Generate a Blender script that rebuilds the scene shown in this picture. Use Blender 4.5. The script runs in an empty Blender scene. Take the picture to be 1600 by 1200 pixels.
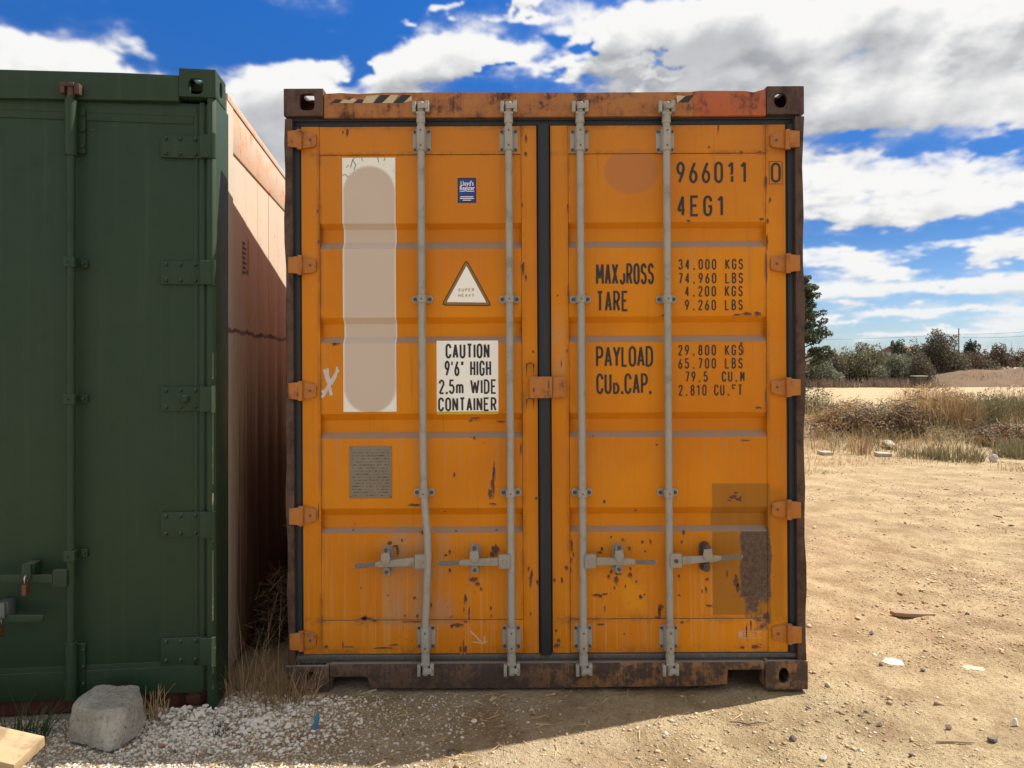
import bpy, bmesh, math, random
import numpy as np
from mathutils import Vector, Matrix
R = math.radians
random.seed(7)
rng = np.random.default_rng(11)
scene = bpy.context.scene
COL = scene.collection

# ------------------------------------------------------------------ camera
F_PX, HOR, CAMH = 1170.0, 569.0, 1.567
cam = bpy.data.cameras.new("camera"); camo = bpy.data.objects.new("camera", cam); COL.objects.link(camo)
cam.sensor_width = 36; cam.lens = 36 * F_PX / 1600
cam.shift_y = -(600 - HOR) / 1600
cam.clip_start = 0.05; cam.clip_end = 6000
camo.location = (0, 0, CAMH); camo.rotation_euler = (R(90), 0, 0)
scene.camera = camo
scene.view_settings.view_transform = 'Standard'
scene.view_settings.look = 'None'
scene.view_settings.gamma = 1
scene.view_settings.use_curve_mapping = False
scene.view_settings.exposure = 1.50
SUN = Vector((1.87, 0.67, 2.9)).normalized()
SUN_EL = math.asin(SUN.z); SUN_AZ = math.atan2(SUN.x, SUN.y)

# ------------------------------------------------------------------ node helper
class NT:
    def __init__(s, tree): s.t = tree; s.n = tree.nodes; s.l = tree.links
    def new(s, ty, **kw):
        n = s.n.new(ty)
        for k, v in kw.items(): setattr(n, k, v)
        return n
    def put(s, sock, v):
        if isinstance(v, bpy.types.NodeSocket): s.l.new(v, sock)
        elif isinstance(v, (tuple, list)):
            if len(v) == 3 and sock.type == 'RGBA': v = (*v, 1)
            sock.default_value = v
        else:
            sock.default_value = v
    def m(s, op, a, b=0.0, c=0.0, clamp=False):
        n = s.new('ShaderNodeMath', operation=op); n.use_clamp = clamp
        s.put(n.inputs[0], a); s.put(n.inputs[1], b); s.put(n.inputs[2], c)
        return n.outputs[0]
    def vm(s, op, a, b=(0, 0, 0), out=0):
        n = s.new('ShaderNodeVectorMath', operation=op)
        s.put(n.inputs[0], a); s.put(n.inputs[1], b)
        return n.outputs['Value'] if op in ('LENGTH', 'DOT_PRODUCT') else n.outputs[0]
    def mix(s, f, a, b, mode='MIX'):
        n = s.new('ShaderNodeMix', data_type='RGBA', blend_type=mode); n.clamp_factor = True
        s.put(n.inputs[0], f); s.put(n.inputs[6], a); s.put(n.inputs[7], b)
        return n.outputs[2]
    def sep(s, v):
        n = s.new('ShaderNodeSeparateXYZ'); s.put(n.inputs[0], v); return n.outputs
    def comb(s, x, y, z=0.0):
        n = s.new('ShaderNodeCombineXYZ'); s.put(n.inputs[0], x); s.put(n.inputs[1], y); s.put(n.inputs[2], z); return n.outputs[0]
    def noise(s, vec, scale, detail=4, rough=.55, dist=0.0, w=None):
        n = s.new('ShaderNodeTexNoise'); s.put(n.inputs['Vector'], vec)
        n.inputs['Scale'].default_value = scale; n.inputs['Detail'].default_value = detail
        n.inputs['Roughness'].default_value = rough; n.inputs['Distortion'].default_value = dist
        return n.outputs[0]
    def voro(s, vec, scale, feature='F1', out='Distance'):
        n = s.new('ShaderNodeTexVoronoi', feature=feature); s.put(n.inputs['Vector'], vec)
        n.inputs['Scale'].default_value = scale
        return n.outputs[out]
    def step(s, v, lo, hi, a=0.0, b=1.0):
        n = s.new('ShaderNodeMapRange', interpolation_type='SMOOTHSTEP'); s.put(n.inputs[0], v)
        s.put(n.inputs[1], lo); s.put(n.inputs[2], hi); s.put(n.inputs[3], a); s.put(n.inputs[4], b)
        return n.outputs[0]
    def box(s, x, z, x0, x1, z0, z1, e=.006):
        a = s.step(x, x0 - e, x0 + e); b = s.step(x, x1 - e, x1 + e, 1.0, 0.0)
        c = s.step(z, z0 - e, z0 + e); d = s.step(z, z1 - e, z1 + e, 1.0, 0.0)
        return s.m('MULTIPLY', s.m('MULTIPLY', a, b), s.m('MULTIPLY', c, d))

# ------------------------------------------------------------------ world: Nishita + clouds by direction
world = bpy.data.worlds.new("World"); scene.world = world; world.use_nodes = True
wt = NT(world.node_tree); wt.n.clear()

def sky_dir(px, py):            # azimuth and tangent of the elevation of a point of the sky
    az = math.atan((px - 800) / F_PX)
    return az, (HOR - py) / F_PX * math.cos(az)

CLOUDS = [(-40, 60, 120, 75), (60, 95, 140, 48), (165, 95, 80, 30), (-120, 200, 300, 100),
          (430, 155, 105, 50), (480, 125, 50, 30), (395, 240, 95, 90), (520, 190, 80, 50),
          (690, 105, 105, 42), (640, 130, 70, 26), (770, 115, 80, 32), (900, 132, 70, 16), (1010, 132, 60, 14),
          (730, 14, 26, 12), (850, 24, 40, 9), (655, 38, 18, 10),
          (1010, 60, 85, 48), (1130, 60, 170, 75), (1330, 50, 230, 90), (1290, 150, 200, 38), (1440, 150, 190, 48),
          (1560, 120, 120, 45), (1640, 30, 60, 45), (1720, 150, 180, 100),
          (1300, 270, 100, 42), (1420, 268, 110, 38), (1400, 325, 190, 14), (1560, 305, 120, 30), (1200, 250, 80, 80),
          (1310, 408, 84, 20), (1380, 424, 40, 7), (1565, 396, 66, 14), (1680, 385, 80, 20),
          (1470, 450, 105, 9), (1580, 440, 105, 16), (1335, 461, 26, 5), (1330, 480, 24, 4), (1400, 494, 70, 7),
          (1500, 486, 100, 7), (1440, 518, 100, 4), (1560, 520, 60, 3), (1310, 503, 30, 4), (1640, 500, 80, 7)]
HOLES = [(345, 40, 120, 46), (560, 60, 50, 40), (565, 125, 16, 30), (765, 140, 22, 6), (1335, 207, 34, 10), (1560, 228, 36, 15),
         (1575, 45, 36, 16), (1510, 12, 30, 8), (1060, 122, 34, 5), (955, 95, 26, 16), (880, 80, 30, 20), (1430, 368, 260, 6), (1455, 402, 40, 16)]

# value noise for the clouds
def vnoise(x, y, seed=0):
    xi = np.floor(x).astype(np.int64); yi = np.floor(y).astype(np.int64); fx = (x - xi).astype(np.float32); fy = (y - yi).astype(np.float32)
    def h(a, b):
        n = (a * 374761393 + b * 668265263 + seed * 982451653) & 0xffffffff
        n = ((n ^ (n >> 13)) * 1274126177) & 0xffffffff
        return (((n ^ (n >> 16)) & 0xffff) / 65535.0).astype(np.float32)
    u = fx * fx * fx * (fx * (fx * 6 - 15) + 10); v = fy * fy * fy * (fy * (fy * 6 - 15) + 10)
    return (h(xi, yi) * (1 - u) + h(xi + 1, yi) * u) * (1 - v) + (h(xi, yi + 1) * (1 - u) + h(xi + 1, yi + 1) * u) * v
def fbm(x, y, sc, octv=4, seed=0, gain=.5, billow=False):
    s = 0; a = 1.0; t = 0; c, d = math.cos(.6), math.sin(.6)
    x = x * sc; y = y * sc
    for o in range(octv):
        n = vnoise(x, y, seed + o)
        if billow: n = 1 - np.abs(2 * n - 1)
        s = s + a * n; t += a; a *= gain; x, y = (c * x - d * y) * 2.03 + 7.1, (d * x + c * y) * 2.03 + 3.3
    return s / t - .5

def make_clouds(NW=3584, NH=896):
    """cover and brightness of the cloud deck for every direction of the upper sky"""
    az = (np.arange(NW) + .5) / NW * 2 * np.pi - np.pi; el = (np.arange(NH) + .5) / NH * (np.pi / 2)
    A, E = np.meshgrid(az, el); T = np.tan(np.minimum(E, 1.45)); Z = np.sin(E)
    zz = Z + .16; X = np.sin(A) * np.cos(E) / zz; Y = np.cos(A) * np.cos(E) / zz
    w1 = fbm(X, Y, 2.2, 5, 3); w2 = fbm(X, Y, 2.2, 5, 40)
    f1 = fbm(X, Y, 9.0, 4, 70); f2 = fbm(X, Y, 9.0, 4, 90)
    k = np.clip(Z + .03, 0, .45)
    g1 = fbm(X, Y, 26.0, 4, 110); g2 = fbm(X, Y, 26.0, 4, 130)
    aw = A + w1 * .36 * k + f1 * .20 * k + g1 * .09 * k; tw = T + w2 * .26 * k + f2 * .14 * k + g2 * .07 * k
    def field(items):
        acc = np.zeros_like(A)
        for (px, py, rx, ry) in items:
            a, c = sky_dir(px, py)
            acc += np.exp(-3.2 * np.maximum(np.sqrt(((aw - a) * F_PX / rx) ** 2 + ((tw - c) * F_PX / ry) ** 2) - .55, 0) ** 1.3) 
        return acc
    sel = (np.abs(A) < 1.1) & (T < .95)
    B = np.full(A.shape, -1.0); r = np.where(sel.any(1))[0]; c = np.where(sel.any(0))[0]
    r0, r1, c0, c1 = r[0], r[-1] + 1, c[0], c[-1] + 1
    Afull, awf, twf = A, aw, tw
    A, aw, tw = A[r0:r1, c0:c1], aw[r0:r1, c0:c1], tw[r0:r1, c0:c1]
    cl = field(CLOUDS); ho = field(HOLES)
    B[r0:r1, c0:c1] = np.minimum(cl, 1.6) - 1.5 * np.minimum(ho, 1.0) - .52
    A = Afull
    sx_, sy_ = A * 1.0, np.log(T + .22) * 1.1           # puffs that flatten towards the horizon
    bil = fbm(sx_ * 1.0, sy_, 5.0, 8, 11, .56, True); det = fbm(sx_, sy_, 13.0, 6, 23, .62)
    pln = fbm(X, Y, 3.0, 6, 31, .55)
    tex = bil * .75 + det * .75 + pln * .5
    front = B * .95 + tex * 2.0 + .06
    gen = fbm(X, Y, 1.1, 5, 55) * 3.0 + tex * 1.5 + .42  # cover beyond the view, thickened to lift the fill in the shade
    sm = lambda v, a, b: (lambda q: q * q * (3 - 2 * q))(np.clip((v - a) / (b - a), 0, 1))
    w = (1 - sm(np.abs(A), .70, 1.0)) * (1 - sm(T, .52, .80))
    D = front * w + gen * (1 - w)
    mask = .72 * sm(D, -.30, .55) ** 1.3 + .28 * sm(D, -.80, .45) ** 2
    P = np.clip(D, 0, 1.4)
    acc = np.zeros_like(D)
    for i in range(1, 11):       # light comes down through the cloud from the upper right
        dy = int(round(i * 3.4)); dx = int(round(i * 2.2))
        q = np.roll(P, -dx, 1); q = np.vstack([q[dy:], np.repeat(q[-1:], dy, 0)]); acc += q
    acc /= 10
    relief = np.clip((P - np.roll(np.vstack([P[7:], np.repeat(P[-1:], 7, 0)]), -5, 1)), -.5, .5)
    low = fbm(X, Y, 1.5, 4, 77)
    lum = 1.0 - .70 * sm(acc * (1 + 1.2 * low), .45, 1.35) + .34 * relief + .22 * det + .16 * bil
    lum = np.clip(lum, 0, 1)
    im = bpy.data.images.new("cloud_deck", NW, NH, alpha=False, float_buffer=True, is_data=True)
    px = np.ones((NH, NW, 4), np.float32); px[..., 0] = mask; px[..., 1] = lum; px[..., 2] = 0
    im.pixels.foreach_set(px.ravel()); im.update()
    return im
cloud_im = make_clouds()
tc = wt.new('ShaderNodeTexCoord'); dirv = wt.vm('NORMALIZE', tc.outputs['Generated'])
dx_, dy_, zdir = wt.sep(dirv)
uu = wt.m('ADD', wt.m('DIVIDE', wt.m('ARCTAN2', dx_, dy_), 2 * math.pi), .5)
vv = wt.m('MAXIMUM', wt.m('DIVIDE', wt.m('ARCSINE', zdir), math.pi / 2), .0006)
ti = wt.new('ShaderNodeTexImage'); ti.image = cloud_im; ti.interpolation = 'Cubic'; ti.extension = 'EXTEND'
wt.put(ti.inputs[0], wt.comb(uu, vv, 0.0))
sc_ = wt.new('ShaderNodeSeparateColor'); wt.l.new(ti.outputs[0], sc_.inputs[0])
mask, lum = sc_.outputs[0], sc_.outputs[1]
sky = wt.new('ShaderNodeTexSky', sky_type='NISHITA'); sky.sun_disc = False
sky.sun_elevation = SUN_EL; sky.sun_rotation = SUN_AZ; sky.altitude = 50; sky.air_density = 1.0; sky.dust_density = .6; sky.ozone_density = 1.6
tint = wt.mix(wt.step(zdir, .0, .20), (.29, .36, .48), (.086, .185, .34))
tint = wt.mix(wt.step(zdir, .15, .50), tint, (.055, .245, .52))
skyc = wt.mix(1.0, sky.outputs[0], tint, 'MULTIPLY')
cl = wt.mix(lum, (1.15, 1.22, 1.33), (3.35, 3.33, 3.30))
cl = wt.mix(wt.step(zdir, .0, .16, .45, .0), cl, (2.6, 2.85, 3.0))
fin = wt.mix(mask, skyc, cl)
bg = wt.new('ShaderNodeBackground'); wt.put(bg.inputs[0], fin); bg.inputs[1].default_value = 0.10
wo = wt.new('ShaderNodeOutputWorld'); wt.l.new(bg.outputs[0], wo.inputs[0])

sun = bpy.data.lights.new("sun", 'SUN'); suno = bpy.data.objects.new("sun", sun); COL.objects.link(suno)
sun.energy = 3.05; sun.angle = R(.55); sun.color = (1.0, .945, .85)
suno.rotation_euler = SUN.to_track_quat('Z', 'Y').to_euler()

# ------------------------------------------------------------------ object helpers
def tag(o, label=None, cat=None, group=None, kind=None):
    if label: o['label'] = label
    if cat: o['category'] = cat
    if group: o['group'] = group
    if kind: o['kind'] = kind
    return o
def link(o, parent=None):
    COL.objects.link(o)
    if parent is not None: o.parent = parent
    return o
def empty(name, loc=(0, 0, 0), rot=(0, 0, 0)):
    o = bpy.data.objects.new(name, None); o.location = loc; o.rotation_euler = rot; o.empty_display_size = .1
    return link(o)

class MB:
    def __init__(s): s.v = []; s.f = []
    def add(s, V, F):
        b = len(s.v); s.v += [tuple(p) for p in V]; s.f += [tuple(i + b for i in f) for f in F]; return s
    def box(s, x0, x1, y0, y1, z0, z1):
        V = [(x, y, z) for x in (x0, x1) for y in (y0, y1) for z in (z0, z1)]
        return s.add(V, [(0, 1, 3, 2), (4, 6, 7, 5), (0, 4, 5, 1), (2, 3, 7, 6), (0, 2, 6, 4), (1, 5, 7, 3)])
    def prism(s, poly, y0, y1):            # poly in x,z
        n = len(poly)
        V = [(x, y0, z) for x, z in poly] + [(x, y1, z) for x, z in poly]
        F = [tuple(range(n)), tuple(range(2 * n - 1, n - 1, -1))] + [(i, i + n, (i + 1) % n + n, (i + 1) % n) for i in range(n)]
        return s.add(V, F)
    def prism_axis(s, poly, a0, a1, axis):   # axis 'x': poly in y,z ; 'z': poly in x,y
        n = len(poly)
        f = (lambda p, a: (a, p[0], p[1])) if axis == 'x' else (lambda p, a: (p[0], p[1], a))
        V = [f(p, a0) for p in poly] + [f(p, a1) for p in poly]
        F = [tuple(range(n)), tuple(range(2 * n - 1, n - 1, -1))] + [(i, i + n, (i + 1) % n + n, (i + 1) % n) for i in range(n)]
        return s.add(V, F)
    def tube(s, pts, rad, n=10, cap=True):
        pts = [Vector(p) for p in pts]
        if not isinstance(rad, (list, tuple)): rad = [rad] * len(pts)
        V = []; F = []
        up = Vector((0, 0, 1)) if abs((pts[-1] - pts[0]).normalized().z) < .9 else Vector((0, 1, 0))
        for i, p in enumerate(pts):
            d = (pts[min(i + 1, len(pts) - 1)] - pts[max(i - 1, 0)]).normalized()
            a = d.cross(up).normalized(); b = d.cross(a).normalized()
            for k in range(n):
                t = 2 * math.pi * k / n
                V.append(p + (a * math.cos(t) + b * math.sin(t)) * rad[i])
        for i in range(len(pts) - 1):
            for k in range(n):
                F.append((i * n + k, i * n + (k + 1) % n, (i + 1) * n + (k + 1) % n, (i + 1) * n + k))
        if cap: F += [tuple(range(n)), tuple(range((len(pts) - 1) * n, len(pts) * n))]
        return s.add(V, F)
    def disc(s, x, z, y, r, n=8, t=.004):    # little bolt head facing -y
        return s.prism([(x + r * math.cos(2 * math.pi * k / n), z + r * math.sin(2 * math.pi * k / n)) for k in range(n)], y - t, y)
    def holeplate(s, x0, x1, z0, z1, ya, yb, cx, cz, rx, rz, sq=.5, n=24):
        out = []; inn = []
        for k in range(n):
            t = 2 * math.pi * (k + .5) / n; c, q = math.cos(t), math.sin(t)
            e = lambda v: math.copysign(abs(v) ** sq, v)
            inn.append((cx + rx * e(c), cz + rz * e(q)))
            m = max(abs(c), abs(q)); ux, uz = c / m, q / m
            ox = cx + ux * ((x1 - cx) if ux > 0 else (cx - x0)); oz = cz + uz * ((z1 - cz) if uz > 0 else (cz - z0))
            out.append((ox, oz))
        # snap the corners
        for cxx, czz in ((x0, z0), (x0, z1), (x1, z0), (x1, z1)):
            j = min(range(n), key=lambda i: (out[i][0] - cxx) ** 2 + (out[i][1] - czz) ** 2); out[j] = (cxx, czz)
        V = [(a, ya, b) for a, b in out] + [(a, ya, b) for a, b in inn] + [(a, yb, b) for a, b in out] + [(a, yb, b) for a, b in inn]
        F = []
        for k in range(n):
            j = (k + 1) % n
            F += [(k, j, n + j, n + k), (2 * n + k, 3 * n + k, 3 * n + j, 2 * n + j), (k, 2 * n + k, 2 * n + j, j), (n + k, n + j, 3 * n + j, 3 * n + k)]
        return s.add(V, F)
    def build(s, name, mat, parent=None, bevel=0, smooth=30, M=None):
        me = bpy.data.meshes.new(name)
        bm = bmesh.new()
        vs = [bm.verts.new(p) for p in s.v]
        for f in s.f:
            try: bm.faces.new([vs[i] for i in f])
            except ValueError: pass
        bmesh.ops.recalc_face_normals(bm, faces=bm.faces)
        if bevel:
            ed = [e for e in bm.edges if len(e.link_faces) == 2 and e.calc_face_angle(0) > .5]
            bmesh.ops.bevel(bm, geom=ed, offset=bevel, segments=2, affect='EDGES', profile=.6, clamp_overlap=True)
        if M is not None: bm.transform(M)
        bm.to_mesh(me); bm.free()
        if smooth:
            me.shade_smooth(); me.set_sharp_from_angle(angle=R(smooth))
        if mat: me.materials.append(mat)
        o = bpy.data.objects.new(name, me)
        if name in ('bolt', 'rivet', 'hazard_tape', 'stencil', 'maker_stencil', 'bare_edge', 'rod_guide', 'cam_keeper') and len(s.v) > 20: o['kind'] = 'stuff'
        return link(o, parent)

def np_mesh(name, V, F, mats, parent=None, mi=None, smooth=False):
    me = bpy.data.meshes.new(name); V = np.asarray(V, dtype=np.float32); F = np.asarray(F, dtype=np.int32); k = F.shape[1]
    me.vertices.add(len(V)); me.vertices.foreach_set('co', V.ravel())
    me.loops.add(F.size); me.loops.foreach_set('vertex_index', F.ravel())
    me.polygons.add(len(F)); me.polygons.foreach_set('loop_start', np.arange(0, F.size, k, dtype=np.int32))
    me.polygons.foreach_set('loop_total', np.full(len(F), k, dtype=np.int32))
    for m in (mats if isinstance(mats, list) else [mats]): me.materials.append(m)
    if mi is not None: me.polygons.foreach_set('material_index', np.asarray(mi, dtype=np.int32))
    me.update(calc_edges=True); me.validate()
    if smooth: me.shade_smooth()
    return link(bpy.data.objects.new(name, me), parent)

# ------------------------------------------------------------------ materials
def mat(name):
    m = bpy.data.materials.new(name); m.use_nodes = True
    q = NT(m.node_tree); b = q.n['Principled BSDF']
    return m, q, b
def finish(q, b, col, rough=.6, bump=None, strength=.3, dist=.01, metal=0.0, spec=None):
    q.put(b.inputs['Base Color'], col); q.put(b.inputs['Roughness'], rough); q.put(b.inputs['Metallic'], metal)
    if spec is not None: b.inputs['Specular IOR Level'].default_value = spec
    if bump is not None:
        n = q.new('ShaderNodeBump'); n.inputs['Strength'].default_value = strength; n.inputs['Distance'].default_value = dist
        q.put(n.inputs['Height'], bump); q.l.new(n.outputs[0], b.inputs['Normal'])
def objco(q): return q.new('ShaderNodeTexCoord').outputs['Object']
def up_dust(q, lo=.35, hi=.7):
    g = q.new('ShaderNodeNewGeometry'); return q.step(q.sep(g.outputs['Normal'])[2], lo, hi)

def simple(name, col, rough=.6, var=.25, sc=8, bumps=.15, metal=0.0):
    m, q, b = mat(name); co = objco(q)
    n = q.noise(co, sc, 5, .6); n2 = q.noise(co, sc * 9, 3, .6)
    f = q.m('ADD', q.m('MULTIPLY', n, .7), q.m('MULTIPLY', n2, .3))
    c = q.mix(f, tuple(v * (1 - var) for v in col), tuple(v * (1 + var) for v in col))
    finish(q, b, c, q.m('ADD', rough - .1, q.m('MULTIPLY', n2, .2)), f, bumps, .004, metal)
    return m

def weathered(name, base, rust_t=.62, rust=(.085, .03, .017), dust=(.36, .30, .25), dustamt=.8, streak=.25, rough=.5, dark=(.02, .018, .02), fine=14, dirt=.3, soft=.035, left=None):
    m, q, b = mat(name); co = objco(q)
    geo = q.new('ShaderNodeNewGeometry'); oi = q.new('ShaderNodeObjectInfo')
    x0_ = q.sep(co)[0]
    co = q.vm('ADD', co, q.comb(q.m('MULTIPLY', oi.outputs['Random'], 17.0), 0.0, 0.0))
    x, y, z = q.sep(co)
    big = q.noise(co, 1.8, 5, .6)
    med = q.noise(co, 9, 6, .65)
    fin = q.noise(co, fine * 4, 4, .6)
    st = q.noise(q.comb(q.m('MULTIPLY', x, 60.0), q.m('MULTIPLY', y, 60.0), q.m('MULTIPLY', z, 1.6)), 1.0, 5, .65)
    c = q.mix(q.m('MULTIPLY', big, 1.0), tuple(v * .84 for v in base), tuple(min(1, v * 1.12) for v in base))
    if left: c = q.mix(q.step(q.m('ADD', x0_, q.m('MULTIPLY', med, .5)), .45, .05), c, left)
    c = q.mix(q.m('MULTIPLY', q.step(st, .52, .75), streak), c, dust)
    c = q.mix(q.m('MULTIPLY', q.step(med, .5, .72), dirt), c, tuple(v * .45 + .01 for v in base))
    r = q.m('ADD', q.m('MULTIPLY', med, .65), q.m('ADD', q.m('MULTIPLY', fin, .2), q.m('MULTIPLY', big, .15)))
    r = q.m('ADD', q.m('MULTIPLY', r, .8), q.m('MULTIPLY', st, .2)); rm = q.step(r, rust_t, rust_t + soft)
    halo = q.step(r, rust_t - .05, rust_t + .02)
    c = q.mix(q.m('MULTIPLY', halo, .45), c, (rust[0] * 2.2, rust[1] * 2.0, rust[2] * 1.4))
    rc = q.mix(fin, rust, dark)
    c = q.mix(rm, c, rc)
    ud = q.m('MULTIPLY', up_dust(q), q.m('MULTIPLY', q.m('ADD', med, .45), dustamt), clamp=True)
    c = q.mix(ud, c, dust)
    h = q.m('ADD', q.m('MULTIPLY', rm, -.5), q.m('MULTIPLY', med, .3))
    finish(q, b, c, q.m('ADD', rough, q.m('MULTIPLY', q.m('MAXIMUM', rm, ud), .35)), h, .35, .003)
    return m

# ================================================================== frames of the two containers
YC = Matrix.Translation((0.153, 3.589, 0)) @ Matrix.Rotation(R(-.30), 4, 'Y')
GC = Matrix.Translation((-1.3455, 3.40, 0)) @ Matrix.Rotation(R(6.9), 4, 'Z')
def on_plane(M, px, py, d):
    """metres on the plane y=d of a container for a measured direction"""
    Mi = M.inverted(); o = Mi @ Vector((0, 0, CAMH)); r = (Mi.to_3x3() @ Vector(((px - 800) / F_PX, 1, -(py - HOR) / F_PX)))
    t = (d - o.y) / r.y; p = o + r * t
    return p.x, p.z
def L(px, py, d=.035): return on_plane(YC, px, py, d)
def LX(px, py=600, d=.035): return L(px, py, d)[0]
def LZ(py, px=850, d=.035): return L(px, py, d)[1]
def G(px, py, d=.03): return on_plane(GC, px, py, d)
def GX(px, py=600, d=.03): return G(px, py, d)[0]
def GZ(py, px=200, d=.03): return G(px, py, d)[1]

# ------------------------------------------------------------------ orange door paint with its own marks
def door_paint():
    m, q, b = mat("orange_door_paint"); co = objco(q); x, y, z = q.sep(co)
    base = (.50, .16, .002)
    big = q.noise(co, 1.3, 4, .55); med = q.noise(co, 8, 6, .65); fin = q.noise(co, 70, 4, .65)
    st = q.noise(q.comb(q.m('MULTIPLY', x, 75.0), 0.0, q.m('MULTIPLY', z, 1.3)), 1.0, 4, .6)
    st2 = q.noise(q.comb(q.m('MULTIPLY', x, 22.0), 3.0, q.m('MULTIPLY', z, .8)), 1.0, 5, .6)
    c = q.mix(q.step(big, .3, .7), (.55, .172, .001), (.66, .232, .001))
    # browner upper doors, the light there put into the paint, and pale run marks low down
    c = q.mix(q.m('MULTIPLY', q.step(z, 1.9, 2.9), q.m('ADD', .22, q.m('MULTIPLY', med, .5))), c, (.42, .165, .040))
    lowz = q.step(z, .85, .25); 
    c = q.mix(q.m('MULTIPLY', q.m('MULTIPLY', q.step(st, .50, .68), lowz), .50), c, (.58, .32, .12))
    c = q.mix(q.m('MULTIPLY', q.m('MULTIPLY', q.step(st2, .50, .72), q.step(z, 2.6, .6)), .38), c, (.50, .22, .045))
    c = q.mix(q.m('MULTIPLY', q.step(st2, .40, .25), .35), c, (.36, .12, .012))
    # grime gathered along the seams and under the folds
    for px_ in (499, 815, 887, 1197):
        g = q.m('MULTIPLY', q.step(q.m('ABSOLUTE', q.m('SUBTRACT', x, LX(px_, 300))), .022, .002), q.step(q.m('ADD', q.m('MULTIPLY', st2, .5), q.m('MULTIPLY', med, .5)), .44, .60))
        c = q.mix(q.m('MULTIPLY', g, .55), c, (.17, .062, .018))
    for pz_, wd_ in ((968, .03), (1020, .06), (240, .02), (197, .03)):
        g = q.m('MULTIPLY', q.step(q.m('ABSOLUTE', q.m('SUBTRACT', z, LZ(pz_))), wd_, .002), q.step(q.m('ADD', q.m('MULTIPLY', fin, .35), q.m('MULTIPLY', med, .65)), .45, .60))
        c = q.mix(q.m('MULTIPLY', g, .5), c, (.20, .085, .03))
    for pz_ in (388, 535, 684, 832):      # run-off below each ledge
        zz_ = q.m('SUBTRACT', LZ(pz_), z)
        g = q.m('MULTIPLY', q.m('MULTIPLY', q.step(zz_, .0, .012), q.step(zz_, .36, .02)), q.step(st, .50, .66))
        c = q.mix(q.m('MULTIPLY', g, .30), c, (.40, .24, .12))
    dk = q.m('MULTIPLY', q.step(q.noise(q.comb(q.m('MULTIPLY', x, 34.0), 9.0, q.m('MULTIPLY', z, 1.1)), 1.0, 5, .6), .56, .74), q.step(big, .35, .6))
    c = q.mix(q.m('MULTIPLY', dk, .38), c, (.24, .085, .012))
    # grey scuff field around the bent rod
    x0, z0 = L(650, 955); x1, z1 = L(705, 830)
    g = q.m('MULTIPLY', q.box(x, z, LX(600, 900), LX(705, 900), LZ(975), LZ(828), .06), q.step(q.m('ADD', q.m('MULTIPLY', st2, .6), q.m('MULTIPLY', med, .4)), .40, .60))
    c = q.mix(q.m('MULTIPLY', g, .75), c, (.38, .25, .15))
    # pale primer-like patch on the right door stile
    g = q.m('MULTIPLY', q.box(x, z, LX(862, 560), LX(882, 560), LZ(620), LZ(480), .02), q.step(med, .35, .6))
    c = q.mix(q.m('MULTIPLY', g, .5), c, (.42, .27, .16))
    # soft round mark in place of a blurred-out marking on the upper right door
    cx, cz = L(986, 268)
    dd = q.vm('LENGTH', q.vm('MULTIPLY', q.vm('SUBTRACT', q.comb(x, z, 0.0), (cx, cz, 0)), (1 / .134, 1 / .112, 0)))
    c = q.mix(q.m('MULTIPLY', q.step(dd, 1.06, .90), .85), c, (.43, .165, .05))
    # yellow touched-up strip
    g = q.m('MULTIPLY', q.box(x, z, LX(975, 900), LX(1008, 900), LZ(955), LZ(880), .025), q.step(med, .40, .5))
    c = q.mix(q.m('MULTIPLY', g, .8), c, (.66, .27, .006))
    # fine chips everywhere, more of them low down
    ch = q.m('ADD', q.m('MULTIPLY', med, .55), q.m('MULTIPLY', fin, .45))
    thr = q.step(z, .2, 1.6, .635, .70)
    chip = q.m('GREATER_THAN', ch, thr)
    c = q.mix(q.m('MULTIPLY', q.step(q.m('SUBTRACT', ch, thr), -.03, .0), .35), c, (.30, .10, .02))
    c = q.mix(q.m('MULTIPLY', chip, .85), c, (.085, .035, .03))
    # olive film left by a removed placard, torn off over grey glue
    wob = q.m('MULTIPLY', q.m('SUBTRACT', q.noise(co, 5, 4, .6), .5), .05)
    xw = q.m('ADD', x, wob)
    film = q.box(q.m('ADD', x, q.m('MULTIPLY', wob, .12)), z, LX(1113, 860), LX(1204, 860), LZ(962), LZ(757), .003)
    c = q.mix(q.m('MULTIPLY', film, .72), c, q.mix(st2, (.20, .088, .010), (.30, .14, .016)))
    film2 = q.box(xw, z, LX(1204, 860), LX(1226, 860), LZ(968), LZ(765), .02)
    c = q.mix(q.m('MULTIPLY', film2, .45), c, (.28, .12, .012))
    glue = q.m('MULTIPLY', q.box(q.m('ADD', xw, q.m('MULTIPLY', q.m('SUBTRACT', med, .5), .05)), z, LX(1157, 890), LX(1204, 890), LZ(935), LZ(826), .006), q.step(med, .30, .40))
    glue = q.m('MAXIMUM', glue, q.m('MULTIPLY', q.box(q.m('ADD', x, q.m('MULTIPLY', wob, 1.0)), z, LX(1165, 930), LX(1203, 930), LZ(985), LZ(925), .012), q.step(med, .42, .52)))
    c = q.mix(glue, c, q.mix(q.step(fin, .3, .7), (.085, .052, .036), (.14, .10, .078)))
    # dust on whatever faces up
    ud = q.m('MULTIPLY', up_dust(q, .3, .6), q.m('ADD', .55, q.m('MULTIPLY', med, .6)), clamp=True)
    c = q.mix(ud, c, (.30, .235, .185))
    h = q.m('ADD', q.m('MULTIPLY', big, 1.0), q.m('ADD', q.m('MULTIPLY', chip, -.12), q.m('MULTIPLY', med, .12)))
    finish(q, b, c, q.m('ADD', .52, q.m('MULTIPLY', q.m('MAXIMUM', glue, ud), .4)), h, .5, .010, spec=.25)
    return m
M_DOOR = door_paint()
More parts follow.
